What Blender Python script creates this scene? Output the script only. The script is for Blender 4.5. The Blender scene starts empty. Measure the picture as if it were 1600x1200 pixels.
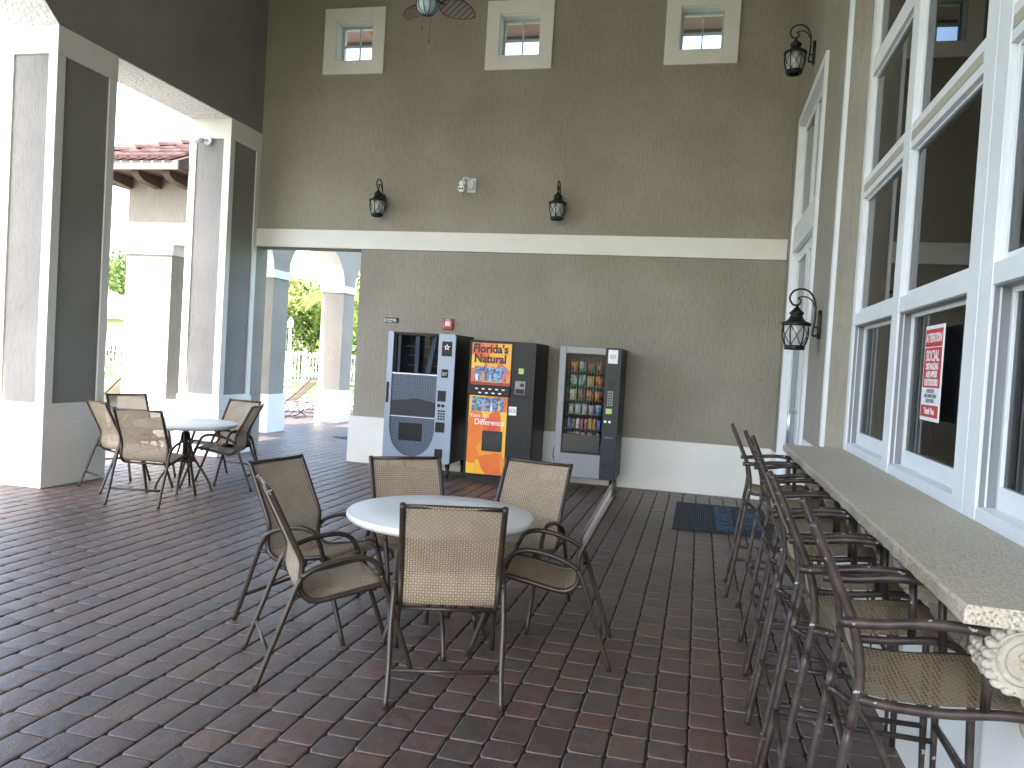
import bpy, math, random
from mathutils import Vector, Matrix
random.seed(7)
S = bpy.context.scene
COL = S.collection
R = math.radians

# ------------------------------------------------------------ camera
cam_d = bpy.data.cameras.new('camera'); cam = bpy.data.objects.new('camera', cam_d); COL.objects.link(cam)
S.camera = cam
yaw, pitch, roll = -0.23298, -0.03018, 0.05888
cy, sy = math.cos(yaw), math.sin(yaw)
fwd = Vector((sy*math.cos(pitch), cy*math.cos(pitch), math.sin(pitch)))
rt = Vector((cy, -sy, 0)); up = rt.cross(fwd)
r2 = rt*math.cos(roll) + up*math.sin(roll); u2 = -rt*math.sin(roll) + up*math.cos(roll)
M = Matrix((( r2.x, u2.x, -fwd.x, 0), (r2.y, u2.y, -fwd.y, 0), (r2.z, u2.z, -fwd.z, 1.6), (0, 0, 0, 1)))
cam.matrix_world = M
cam_d.sensor_fit = 'HORIZONTAL'; cam_d.sensor_width = 36; cam_d.lens = 36*1234.4/1600
cam_d.clip_start = 0.05; cam_d.clip_end = 2000

# ------------------------------------------------------------ sky, sun, exposure
SUN_EL, SUN_AZ = 52, 184       # azimuth the sun stands at, clockwise from +Y
w = bpy.data.worlds.new('World'); S.world = w; w.use_nodes = True
nt = w.node_tree; bg = nt.nodes['Background']
sky = nt.nodes.new('ShaderNodeTexSky'); sky.sky_type = 'NISHITA'; sky.sun_disc = False
sky.sun_elevation = R(SUN_EL); sky.sun_rotation = R(SUN_AZ); sky.air_density = 1.0; sky.dust_density = 2.5
nt.links.new(sky.outputs[0], bg.inputs[0]); bg.inputs[1].default_value = 0.15
sd = bpy.data.lights.new('sun', 'SUN'); sd.energy = 2.4; sd.angle = R(0.5); sd.color = (1, .94, .86)
so = bpy.data.objects.new('sun', sd); COL.objects.link(so)
d = Vector((math.sin(R(SUN_AZ))*math.cos(R(SUN_EL)), math.cos(R(SUN_AZ))*math.cos(R(SUN_EL)), math.sin(R(SUN_EL))))
so.rotation_euler = d.to_track_quat('Z', 'Y').to_euler(); so.location = (0, -20, 30)
S.view_settings.view_transform = 'Standard'; S.view_settings.look = 'None'
S.view_settings.exposure = 3.15; S.view_settings.gamma = 1
S.cycles.max_bounces = 10; S.cycles.diffuse_bounces = 6; S.cycles.transparent_max_bounces = 16

# ------------------------------------------------------------ materials
MT = {}
class NB:
    def __init__(s, m):
        s.t = m.node_tree; s.n = s.t.nodes; s.l = s.t.links
    def add(s, typ, **k):
        x = s.n.new(typ)
        for a, b in k.items():
            if a.startswith('i_'):
                x.inputs[int(a[2:]) if a[2:].isdigit() else a[2:]].default_value = b
            else: setattr(x, a, b)
        return x
    def link(s, a, b): s.l.new(a, b)
def mat(name, col, rough=.6, metal=0, spec=.5):
    m = bpy.data.materials.new(name); m.use_nodes = True
    p = m.node_tree.nodes['Principled BSDF']
    p.inputs['Base Color'].default_value = (*col, 1); p.inputs['Roughness'].default_value = rough
    p.inputs['Metallic'].default_value = metal; p.inputs['Specular IOR Level'].default_value = spec
    MT[name] = m; return m
def prin(m): return m.node_tree.nodes['Principled BSDF']
def noise_col(m, c1, c2, scale, detail=6, coord='Object', stretch=(1,1,1), lo=.3, hi=.7, rvar=None):
    b = NB(m); tc = b.add('ShaderNodeTexCoord'); mp = b.add('ShaderNodeMapping'); mp.inputs['Scale'].default_value = stretch
    b.link(tc.outputs[coord], mp.inputs[0])
    n = b.add('ShaderNodeTexNoise'); n.inputs['Scale'].default_value = scale; n.inputs['Detail'].default_value = detail
    b.link(mp.outputs[0], n.inputs['Vector'])
    cr = b.add('ShaderNodeValToRGB'); cr.color_ramp.elements[0].position = lo; cr.color_ramp.elements[1].position = hi
    cr.color_ramp.elements[0].color = (*c1, 1); cr.color_ramp.elements[1].color = (*c2, 1)
    b.link(n.outputs[0], cr.inputs[0]); b.link(cr.outputs[0], prin(m).inputs['Base Color'])
    if rvar:
        mr = b.add('ShaderNodeMapRange'); mr.inputs[3].default_value = rvar[0]; mr.inputs[4].default_value = rvar[1]
        b.link(n.outputs[0], mr.inputs[0]); b.link(mr.outputs[0], prin(m).inputs['Roughness'])
    return m
def bump(m, scale, strength, dist=.01, stretch=(1,1,1), detail=4, ramp=None, rough=.5):
    b = NB(m); tc = b.add('ShaderNodeTexCoord'); mp = b.add('ShaderNodeMapping'); mp.inputs['Scale'].default_value = stretch
    b.link(tc.outputs['Object'], mp.inputs[0])
    n = b.add('ShaderNodeTexNoise'); n.inputs['Scale'].default_value = scale; n.inputs['Detail'].default_value = detail
    n.inputs['Roughness'].default_value = rough
    b.link(mp.outputs[0], n.inputs['Vector']); o = n.outputs[0]
    if ramp:
        cr = b.add('ShaderNodeValToRGB'); cr.color_ramp.elements[0].position = ramp[0]; cr.color_ramp.elements[1].position = ramp[1]
        b.link(o, cr.inputs[0]); o = cr.outputs[0]
    bu = b.add('ShaderNodeBump'); bu.inputs['Strength'].default_value = strength; bu.inputs['Distance'].default_value = dist
    b.link(o, bu.inputs['Height'])
    p = prin(m)
    if p.inputs['Normal'].is_linked: b.link(p.inputs['Normal'].links[0].from_socket, bu.inputs['Normal'])
    b.link(bu.outputs[0], p.inputs['Normal']); return m

stucco = mat('stucco_taupe', (.30, .27, .22), .85, spec=.25)
noise_col(stucco, (.28, .255, .21), (.32, .295, .245), 1.3, lo=.35, hi=.65)
bump(stucco, 16, .65, .0065, (2.4, 2.4, .6), 6, (.5, .64), .65)
bump(stucco, 60, .35, .003, (1, 1, .6), 3)
stuccog = mat('stucco_grey', (.25, .245, .235), .85, spec=.25)
noise_col(stuccog, (.232, .222, .205), (.272, .262, .243), 1.3, lo=.35, hi=.65)
bump(stuccog, 17, .6, .006, (2.4, 2.4, .6), 6, (.5, .64), .65)
bump(stuccog, 60, .35, .003, (1, 1, .6), 3)
white = mat('white_stucco_trim', (.72, .73, .72), .6, spec=.3)
noise_col(white, (.71, .69, .635), (.76, .74, .69), 3)
bump(white, 45, .15, .002)
soffit = mat('white_textured_soffit', (.70, .71, .69), .8); bump(soffit, 22, .9, .01, (1, 1, 1), 5, (.45, .6))
ceilm = mat('ceiling_paint', (.66, .67, .66), .8)
winw = mat('white_aluminium', (.74, .76, .78), .35); noise_col(winw, (.70, .72, .74), (.77, .79, .81), 5)
greyal = mat('grey_track', (.22, .23, .24), .45)
muntm = mat('grey_muntin', (.42, .47, .50), .4)
interior = mat('interior_dark', (.11, .10, .09), .9)
interior_l = mat('interior_ledge', (.30, .27, .23), .8)
bronze = mat('bronze_paint', (.05, .04, .03), .33, .25)
noise_col(bronze, (.040, .031, .024), (.058, .045, .035), 14, rvar=(.25, .42))
stoolm = mat('worn_bronze_paint', (.085, .064, .054), .4, .2)
noise_col(stoolm, (.036, .026, .023), (.066, .049, .042), 22, lo=.4, hi=.62, rvar=(.3, .5))
def chips(m):
    b = NB(m); p = prin(m); src = p.inputs['Base Color'].links[0].from_socket; tc = b.add('ShaderNodeTexCoord'); n = b.add('ShaderNodeTexNoise'); n.inputs['Scale'].default_value = 38; n.inputs['Detail'].default_value = 5; b.link(tc.outputs['Object'], n.inputs['Vector'])
    mr = b.add('ShaderNodeMapRange'); mr.inputs[1].default_value = .685; mr.inputs[2].default_value = .70; b.link(n.outputs[0], mr.inputs[0]); mx = b.add('ShaderNodeMix', data_type='RGBA'); b.link(mr.outputs[0], mx.inputs[0]); b.link(src, mx.inputs[6]); mx.inputs[7].default_value = (.42, .40, .38, 1); b.link(mx.outputs[2], p.inputs['Base Color'])
chips(stoolm)
chipm = mat('chipped_bare_metal', (.45, .43, .42), .5, .4)
blackm = mat('black_iron', (.012, .012, .013), .38, .4)
rubber = mat('black_rubber', (.02, .02, .02), .7)
tabw = mat('white_fibreglass', (.76, .77, .76), .4); noise_col(tabw, (.73, .74, .73), (.78, .79, .78), 4, rvar=(.35, .5))
stone = mat('travertine', (.40, .36, .29), .6)
noise_col(stone, (.44, .39, .305), (.59, .525, .42), 75, 10, lo=.34, hi=.55, stretch=(1.5, 1, 1))
bump(stone, 90, .9, .004, (1.6, 1, 1), 8, (.32, .46), .7)
cast = mat('cast_stone', (.56, .52, .44), .8); noise_col(cast, (.36, .32, .26), (.54, .50, .42), 12); bump(cast, 30, 1.0, .012, detail=6)
clear = bpy.data.materials.new('window_glass'); clear.use_nodes = True; MT['window_glass'] = clear
def glassify(m, tint, ior, gl=(1, 1, 1), rough=0.0, extra=0.0):
    b = NB(m); b.n.clear(); o = b.add('ShaderNodeOutputMaterial'); mx = b.add('ShaderNodeMixShader')
    t = b.add('ShaderNodeBsdfTransparent'); t.inputs[0].default_value = (*tint, 1)
    g = b.add('ShaderNodeBsdfGlossy'); g.inputs['Roughness'].default_value = rough; g.inputs[0].default_value = (*gl, 1)
    f = b.add('ShaderNodeFresnel'); f.inputs[0].default_value = ior
    b.link(f.outputs[0], mx.inputs[0]); b.link(t.outputs[0], mx.inputs[1]); b.link(g.outputs[0], mx.inputs[2]); b.link(mx.outputs[0], o.inputs[0])
glassify(clear, (.62, .66, .64), 1.42, (.72, .72, .72))
thin = bpy.data.materials.new('thin_clear_glass'); thin.use_nodes = True; glassify(thin, (.93, .95, .95), 1.45); MT['thin'] = thin
frost = mat('lamp_glass', (.75, .78, .78), .25); prin(frost).inputs['Transmission Weight'].default_value = .5; prin(frost).inputs['Alpha'].default_value = .75
water = mat('pool_water', (.10, .42, .45), .08); bump(water, 3, .2, .02)
grass = mat('grass', (.07, .13, .03), .9); noise_col(grass, (.05, .10, .025), (.11, .17, .05), 1.5)
deck = mat('deck_pavers', (.5, .48, .45), .7); noise_col(deck, (.28, .26, .235), (.36, .34, .31), 4)
leaf = mat('leaf_green', (.11, .17, .045), .5); 
leafy = mat('leaf_yellow_green', (.21, .24, .06), .5)
hedgem = mat('hedge_leaf', (.075, .085, .03), .6)
frondm = mat('palm_frond', (.20, .25, .05), .5)
for m in (leaf, leafy, frondm, hedgem):
    b = NB(m); p = prin(m); c = p.inputs['Base Color'].default_value[:]
    g = b.add('ShaderNodeNewGeometry'); h = b.add('ShaderNodeHueSaturation'); h.inputs['Color'].default_value = c
    mr = b.add('ShaderNodeMapRange'); mr.inputs[3].default_value = .5; mr.inputs[4].default_value = 1.7
    b.link(g.outputs['Random Per Island'], mr.inputs[0]); b.link(mr.outputs[0], h.inputs['Value']); b.link(h.outputs[0], p.inputs['Base Color'])
    tr = b.add('ShaderNodeBsdfTranslucent'); b.link(h.outputs[0], tr.inputs[0]); mx = b.add('ShaderNodeMixShader'); mx.inputs[0].default_value = .35
    o = b.n['Material Output']; b.link(p.outputs[0], mx.inputs[1]); b.link(tr.outputs[0], mx.inputs[2]); b.link(mx.outputs[0], o.inputs[0])
bark = mat('bark', (.16, .12, .09), .9); bump(bark, 12, .6, .02, (1, 1, .3))
creamw = mat('cream_house_wall', (.62, .56, .45), .8); creamr = mat('pale_tile_roof', (.55, .47, .36), .8)
tile = mat('clay_roof_tile', (.34, .13, .085), .7); noise_col(tile, (.07, .035, .03), (.15, .08, .07), 6)
eavew = mat('painted_fascia', (.22, .20, .19), .6); darkwood = mat('brown_rafter', (.10, .065, .05), .7)
bouncepink = mat('bounce_tinted_soffit_board', (.62, .36, .29), .7)  # tan boards; pink of the light bounced off the ground put into the colour
fencem = mat('white_fence_metal', (.75, .75, .75), .5)

# sling fabric: basket weave on UVs in metres
def sling_mat(name, c_a, c_b, c_gap, transp, trans):
    m = mat(name, c_a, .75); b = NB(m); p = prin(m)
    uv = b.add('ShaderNodeTexCoord'); mp = b.add('ShaderNodeMapping'); k = 1/.0128
    mp.inputs['Scale'].default_value = (k, k, 1); b.link(uv.outputs['UV'], mp.inputs[0])
    sx = b.add('ShaderNodeSeparateXYZ'); b.link(mp.outputs[0], sx.inputs[0])
    def sin2(o, f=math.pi):
        a = b.add('ShaderNodeMath', operation='MULTIPLY'); b.link(o, a.inputs[0]); a.inputs[1].default_value = f
        s = b.add('ShaderNodeMath', operation='SINE'); b.link(a.outputs[0], s.inputs[0]); return s.outputs[0]
    su, sv = sin2(sx.outputs[0]), sin2(sx.outputs[1])
    pr = b.add('ShaderNodeMath', operation='MULTIPLY'); b.link(su, pr.inputs[0]); b.link(sv, pr.inputs[1])     # checker of over/under
    gt = b.add('ShaderNodeMath', operation='GREATER_THAN'); b.link(pr.outputs[0], gt.inputs[0]); gt.inputs[1].default_value = 0
    ab = b.add('ShaderNodeMath', operation='ABSOLUTE'); b.link(pr.outputs[0], ab.inputs[0])
    mx = b.add('ShaderNodeMix', data_type='RGBA'); b.link(gt.outputs[0], mx.inputs[0]); mx.inputs[6].default_value = (*c_a, 1); mx.inputs[7].default_value = (*c_b, 1)
    # gaps where four strands meet
    mu = b.add('ShaderNodeMath', operation='ABSOLUTE'); b.link(su, mu.inputs[0]); mv = b.add('ShaderNodeMath', operation='ABSOLUTE'); b.link(sv, mv.inputs[0])
    ma = b.add('ShaderNodeMath', operation='MAXIMUM'); b.link(mu.outputs[0], ma.inputs[0]); b.link(mv.outputs[0], ma.inputs[1])
    lt = b.add('ShaderNodeMath', operation='LESS_THAN'); b.link(ma.outputs[0], lt.inputs[0]); lt.inputs[1].default_value = .64
    m2 = b.add('ShaderNodeMix', data_type='RGBA'); b.link(lt.outputs[0], m2.inputs[0]); b.link(mx.outputs[2], m2.inputs[6]); m2.inputs[7].default_value = (*c_gap, 1)
    n = b.add('ShaderNodeTexNoise'); n.inputs['Scale'].default_value = 9; b.link(uv.outputs['Object'], n.inputs['Vector'])
    hs = b.add('ShaderNodeHueSaturation'); mr = b.add('ShaderNodeMapRange'); mr.inputs[3].default_value = .75; mr.inputs[4].default_value = 1.25
    b.link(n.outputs[0], mr.inputs[0]); b.link(mr.outputs[0], hs.inputs['Value']); b.link(m2.outputs[2], hs.inputs['Color']); b.link(hs.outputs[0], p.inputs['Base Color'])
    bu = b.add('ShaderNodeBump'); bu.inputs['Strength'].default_value = .6; bu.inputs['Distance'].default_value = .002; b.link(ab.outputs[0], bu.inputs['Height']); b.link(bu.outputs[0], p.inputs['Normal'])
    tl = b.add('ShaderNodeBsdfTranslucent'); b.link(hs.outputs[0], tl.inputs[0]); m3 = b.add('ShaderNodeMixShader'); m3.inputs[0].default_value = trans
    b.link(p.outputs[0], m3.inputs[1]); b.link(tl.outputs[0], m3.inputs[2])
    tp = b.add('ShaderNodeBsdfTransparent'); m4 = b.add('ShaderNodeMixShader'); fm = b.add('ShaderNodeMath', operation='MULTIPLY'); fm.inputs[1].default_value = transp
    b.link(lt.outputs[0], fm.inputs[0]); b.link(fm.outputs[0], m4.inputs[0]); b.link(m3.outputs[0], m4.inputs[1]); b.link(tp.outputs[0], m4.inputs[2])
    b.link(m4.outputs[0], b.n['Material Output'].inputs[0]); return m
sling = sling_mat('tan_mesh_sling', (.43, .345, .24), (.335, .265, .18), (.07, .055, .035), .40, .15)
slingb = sling_mat('brown_mesh_sling', (.37, .29, .185), (.28, .22, .14), (.06, .045, .03), .35, .12)

# paver material
pav = mat('tumbled_paver', (.12, .09, .08), .42)
edgem = mat('worn_paver_edge', (.17, .135, .12), .6); noise_col(edgem, (.10, .078, .07), (.22, .175, .155), 25)
def paver_nodes():
    b = NB(pav); p = prin(pav); g = b.add('ShaderNodeNewGeometry'); tc = b.add('ShaderNodeTexCoord')
    cr = b.add('ShaderNodeValToRGB'); cr.color_ramp.interpolation = 'LINEAR'
    stops = [(0, (.088, .062, .055)), (.2, (.110, .078, .064)), (.4, (.086, .070, .064)), (.55, (.118, .070, .060)), (.7, (.098, .078, .068)), (.85, (.130, .084, .064)), (1, (.082, .064, .057))]
    e = cr.color_ramp.elements; e[0].position = 0; e[0].color = (*stops[0][1], 1); e[1].position = 1; e[1].color = (*stops[-1][1], 1)
    for q, c in stops[1:-1]: x = e.new(q); x.color = (*c, 1)
    b.link(g.outputs['Random Per Island'], cr.inputs[0])
    n = b.add('ShaderNodeTexNoise'); n.inputs['Scale'].default_value = 16; n.inputs['Detail'].default_value = 8; b.link(tc.outputs['Object'], n.inputs['Vector'])
    n2 = b.add('ShaderNodeTexNoise'); n2.inputs['Scale'].default_value = .7; n2.inputs['Detail'].default_value = 3; b.link(tc.outputs['Object'], n2.inputs['Vector'])
    mr = b.add('ShaderNodeMapRange'); mr.inputs[1].default_value = .3; mr.inputs[2].default_value = .7; mr.inputs[3].default_value = .72; mr.inputs[4].default_value = 1.3; b.link(n.outputs[0], mr.inputs[0])
    m2 = b.add('ShaderNodeMapRange'); m2.inputs[1].default_value = .35; m2.inputs[2].default_value = .65; m2.inputs[3].default_value = .8; m2.inputs[4].default_value = 1.2; b.link(n2.outputs[0], m2.inputs[0])
    mu = b.add('ShaderNodeMath', operation='MULTIPLY'); b.link(mr.outputs[0], mu.inputs[0]); b.link(m2.outputs[0], mu.inputs[1])
    hs = b.add('ShaderNodeHueSaturation'); b.link(mu.outputs[0], hs.inputs['Value']); b.link(cr.outputs[0], hs.inputs['Color']); b.link(hs.outputs[0], p.inputs['Base Color'])
    rr = b.add('ShaderNodeMapRange'); rr.inputs[3].default_value = .30; rr.inputs[4].default_value = .52; b.link(n.outputs[0], rr.inputs[0]); b.link(rr.outputs[0], p.inputs['Roughness'])
    n3 = b.add('ShaderNodeTexNoise'); n3.inputs['Scale'].default_value = 120; n3.inputs['Detail'].default_value = 4; b.link(tc.outputs['Object'], n3.inputs['Vector'])
    bu = b.add('ShaderNodeBump'); bu.inputs['Strength'].default_value = .6; bu.inputs['Distance'].default_value = .004; b.link(n3.outputs[0], bu.inputs['Height'])
    b2 = b.add('ShaderNodeBump'); b2.inputs['Strength'].default_value = .6; b2.inputs['Distance'].default_value = .008; b.link(n.outputs[0], b2.inputs['Height']); b.link(bu.outputs[0], b2.inputs['Normal']); b.link(b2.outputs[0], p.inputs['Normal'])
paver_nodes()
joint = mat('paver_joint_sand', (.018, .014, .012), .95)

# ------------------------------------------------------------ mesh helpers
class MB:
    def __init__(s): s.v = []; s.f = []; s.uv = None; s.sm = []
    def face(s, idx, smooth=False): s.f.append(idx); s.sm.append(smooth)
    def box(s, x0, x1, y0, y1, z0, z1, M=None):
        b = len(s.v); P = [(x0,y0,z0),(x1,y0,z0),(x1,y1,z0),(x0,y1,z0),(x0,y0,z1),(x1,y0,z1),(x1,y1,z1),(x0,y1,z1)]
        if M is not None: P = [tuple(M @ Vector(p)) for p in P]
        s.v += P
        for q in ((0,3,2,1),(4,5,6,7),(0,1,5,4),(1,2,6,5),(2,3,7,6),(3,0,4,7)): s.face([b+i for i in q])
        return s
    def prism(s, pts, a0, a1, axis='Y'):
        # pts 2D polygon (convex or concave ngon) in the other two axes, extruded along axis
        b = len(s.v); n = len(pts)
        for a in (a0, a1):
            for p in pts:
                s.v.append({'X': (a, p[0], p[1]), 'Y': (p[0], a, p[1]), 'Z': (p[0], p[1], a)}[axis])
        s.face(list(range(b, b+n))[::-1]); s.face(list(range(b+n, b+2*n)))
        for i in range(n): s.face([b+i, b+(i+1) % n, b+n+(i+1) % n, b+n+i])
        return s
    def tube(s, path, r, seg=10, smooth=4, cap=True, flat=1.0):
        P = [Vector(p) for p in path]
        if smooth and len(P) > 2: P = catmull(P, smooth)
        n = len(P); b = len(s.v)
        T = []
        for i in range(n):
            t = (P[min(i+1, n-1)] - P[max(i-1, 0)]); T.append(t.normalized() if t.length > 1e-9 else Vector((0, 0, 1)))
        ref = Vector((1, 0, 0)) if abs(T[0].x) < .9 else Vector((0, 1, 0))
        N = (ref - T[0]*ref.dot(T[0])).normalized()
        for i in range(n):
            if i: N = (N - T[i]*N.dot(T[i])).normalized()
            B = T[i].cross(N); ri = r(i/(n-1)) if callable(r) else r
            for k in range(seg):
                a = 2*math.pi*k/seg; s.v.append(tuple(P[i] + N*(math.cos(a)*ri) + B*(math.sin(a)*ri*flat)))
        for i in range(n-1):
            for k in range(seg):
                s.face([b+i*seg+k, b+i*seg+(k+1) % seg, b+(i+1)*seg+(k+1) % seg, b+(i+1)*seg+k], True)
        if cap:
            s.face([b+k for k in range(seg)][::-1]); s.face([b+(n-1)*seg+k for k in range(seg)])
        return s
    def lathe(s, prof, seg=24, c=(0, 0, 0), cap=True, sm=True):
        b = len(s.v); n = len(prof)
        for r_, z in prof:
            for k in range(seg):
                a = 2*math.pi*k/seg; s.v.append((c[0]+r_*math.cos(a), c[1]+r_*math.sin(a), c[2]+z))
        for i in range(n-1):
            for k in range(seg): s.face([b+i*seg+k, b+i*seg+(k+1) % seg, b+(i+1)*seg+(k+1) % seg, b+(i+1)*seg+k], sm)
        if cap:
            s.face([b+k for k in range(seg)][::-1]); s.face([b+(n-1)*seg+k for k in range(seg)])
        return s
    def build(s, name, m, parent=None, loc=(0,0,0), rot=(0,0,0), bevel=0, solid=0, mods=None):
        me = bpy.data.meshes.new(name); me.from_pydata(s.v, [], s.f)
        me.polygons.foreach_set('use_smooth', s.sm)
        if s.uv:
            ul = me.uv_layers.new(name='UVMap')
            for l in me.loops: ul.data[l.index].uv = s.uv[l.vertex_index]
        me.update(); 
        o = bpy.data.objects.new(name, me); COL.objects.link(o); me.materials.append(m)
        o.location = loc; o.rotation_euler = rot
        if parent: o.parent = parent
        if bevel:
            x = o.modifiers.new('bevel', 'BEVEL'); x.width = bevel; x.segments = 2; x.limit_method = 'ANGLE'
        if solid:
            x = o.modifiers.new('solidify', 'SOLIDIFY'); x.thickness = solid; x.offset = 0
        return o
def catmull(P, k):
    out = []
    for i in range(len(P)-1):
        p0, p1, p2, p3 = P[max(i-1, 0)], P[i], P[i+1], P[min(i+2, len(P)-1)]
        for j in range(k):
            t = j/k
            out.append(.5*((2*p1) + (p2-p0)*t + (2*p0-5*p1+4*p2-p3)*t*t + (3*p1-p0-3*p2+p3)*t**3))
    out.append(P[-1]); return out
def tag(o, label=None, cat=None, group=None, kind=None):
    if label: o['label'] = label
    if cat: o['category'] = cat
    if group: o['group'] = group
    if kind: o['kind'] = kind
    return o
def empty(name, loc=(0,0,0), rz=0, label=None, cat=None, group=None):
    o = bpy.data.objects.new(name, None); COL.objects.link(o); o.location = loc; o.rotation_euler = (0, 0, rz); o.empty_display_size = .1
    return tag(o, label, cat, group)
KIDS = {}
def kids(o): return [c for c in bpy.data.objects if c.parent == o]
def copy_tree(o, loc=None, rz=None, label=None, parent=None):
    c = o.copy(); COL.objects.link(c); c.parent = parent
    if loc is not None: c.location = loc
    if rz is not None: c.rotation_euler = (0, 0, rz)
    if label: c['label'] = label
    for ch in kids(o): copy_tree(ch, parent=c)
    return c
def text(name, s, size, m, parent, M, ext=.001, align='CENTER', xs=1.0, bold=0.0, shear=0.0):
    cu = bpy.data.curves.new('t', 'FONT'); cu.body = s; cu.size = size; cu.extrude = ext; cu.align_x = align; cu.align_y = 'CENTER'; cu.offset = bold; cu.shear = shear
    cu.resolution_u = 3; cu.space_line = .85
    to = bpy.data.objects.new('t', cu); COL.objects.link(to)
    bpy.context.view_layer.update()
    me = bpy.data.meshes.new_from_object(to.evaluated_get(bpy.context.evaluated_depsgraph_get())); bpy.data.objects.remove(to)
    me.transform(Matrix.Diagonal((xs, 1, 1, 1))); me.transform(M)
    me.materials.clear(); me.materials.append(m)
    o = bpy.data.objects.new(name, me); COL.objects.link(o); o.parent = parent; return o
# text facing -Y (on a wall seen from the hall) at x,z in front of plane y
def MY(x, y, z): return Matrix.Translation((x, y, z)) @ Matrix.Rotation(R(90), 4, 'X')
# text facing -X : reading direction is -Y
def MX(x, y, z): return Matrix.Translation((x, y, z)) @ Matrix.Rotation(R(-90), 4, 'Z') @ Matrix.Rotation(R(90), 4, 'X')

# ------------------------------------------------------------ setting: ground
XR, XL, XO, YB = .965, -6.52, -7.17, 10.57
gr = MB(); gr.v = [(-400,-300,-.02),(300,-300,-.02),(300,500,-.02),(-400,500,-.02)]; gr.face([0,1,2,3]); tag(gr.build('grass_ground', grass), kind='structure')
dk = MB()
dk.box(-22, -9.9, -12, 7.2, -.015, 0); dk.box(-13.9, -9.9, 7.2, 24, -.015, 0); dk.box(-22, -13.9, 22, 27, -.015, 0); dk.box(-22, -18.5, 7.2, 22, -.015, 0)
tag(dk.build('pool_deck', deck), kind='structure')
wt = MB(); wt.box(-18.5, -13.9, 7.2, 22, -.30, -.09); tag(wt.build('pool_water', water), kind='structure')
sb = MB(); sb.box(-9.9, 1.35, -12, 24, -.019, -.009); tag(sb.build('joint_sand', joint), kind='structure')
# individually laid, tumbled pavers
pm = MB(); edge_f = []
def paver(x0, x1, y0, y1):
    b = len(pm.v); h = random.uniform(-.0012, .0012); tx, ty = random.uniform(-.006, .006), random.uniform(-.006, .006)
    cx, cyy = (x0+x1)/2, (y0+y1)/2
    c = random.uniform(.014, .03)
    def ring(ins, z):
        a0, a1, b0, b1 = x0+ins, x1-ins, y0+ins, y1-ins; cc = max(c-ins*.4, .004)
        pts = [(a0+cc*.35, b0), (a1-cc*.35, b0), (a1, b0+cc), (a1, b1-cc), (a1-cc*.35, b1), (a0+cc*.35, b1), (a0, b1-cc), (a0, b0+cc)]
        return [(px, py, z+h+(px-cx)*tx+(py-cyy)*ty) for px, py in pts]
    j = [random.uniform(-.0015, .0015) for _ in range(16)]
    r0 = ring(0, -.009); r1 = ring(.0005, -.004); r2_ = ring(.004, -.0008); r3 = ring(.010, 0)
    for rg in (r0, r1, r2_, r3):
        for i, p in enumerate(rg): pm.v.append((p[0]+j[i], p[1]+j[i+8], p[2]))
    for k in range(3):
        for i in range(8):
            pm.face([b+k*8+i, b+k*8+(i+1) % 8, b+(k+1)*8+(i+1) % 8, b+(k+1)*8+i], k > 0)
            if k == 1: edge_f.append(len(pm.f)-1)
    pm.face([b+24+i for i in range(8)], True)
W = .1635
def yr(x):          # which stretch of a row can ever be seen
    return (-1.2, 10.37) if x > -4.3 else (-1.2, 21)
i0 = int(math.floor((-9.9-.046)/W))
for i in range(i0, 6):
    xa, xb = .046+i*W, .046+(i+1)*W
    if xb > .99: xb = .99
    if xa < -9.9: continue
    lo, hi = yr(xa); y = lo - random.random()*.2
    while y < hi:
        L = random.choice((.155, .165, .20, .215, .24, .24))+random.uniform(-.005, .005)
        if hi-y-L < .1: L = hi-y
        paver(xa+.0045, xb-.0045, y+.0026, y+L-.0026); y += L
x = -4.3
while x < .95:
    paver(x+.002, min(x+.2, .985)-.002, 10.375, 10.565); x += .2
pf = tag(pm.build('paver_floor', pav), kind='structure'); pf.data.materials.append(edgem)
for i in edge_f: pf.data.polygons[i].material_index = 1

# ------------------------------------------------------------ clubhouse hall
hall = empty('clubhouse_hall', (0,0,0), 0, 'tall taupe stucco hall of the clubhouse with white trim and open arcade', 'building')
def wall_cells(us, vs, holes):
    out = []
    for i in range(len(us)-1):
        for j in range(len(vs)-1):
            uc, vc = (us[i]+us[i+1])/2, (vs[j]+vs[j+1])/2
            if not any(a < uc < b and c < vc < d for a, b, c, d in holes): out.append((us[i], us[i+1], vs[j], vs[j+1]))
    return out
HOLES = [(cx-.285, cx+.285, 5.745, 6.31) for cx in (-5.115, -2.685, -.262)]
bh = [(XL, -4.845, -1, 3.06)] + HOLES
us = sorted({-7.17, XL, -4.845, 1.6} | {h[0] for h in HOLES} | {h[1] for h in HOLES}); vs = [0, 3.06, 5.745, 6.31, 7.5]
mb = MB()
for a, b_, c, d_ in wall_cells(us, vs, bh): mb.box(a, b_, YB, YB+.3, c, d_)
mb.build('back_wall', stucco, hall)
b = MB(); b.box(XL+.001, XR-.001, YB-.035, YB+.001, 3.065, 3.325); b.build('wall_band', white, hall, bevel=.004)
b = MB(); b.box(-4.895, XR-.001, YB-.03, YB+.001, 0, .665); b.box(-4.895, -4.846, YB+.001, YB+.33, 0, .665); b.build('skirting_panel', white, hall, bevel=.004)
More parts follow.
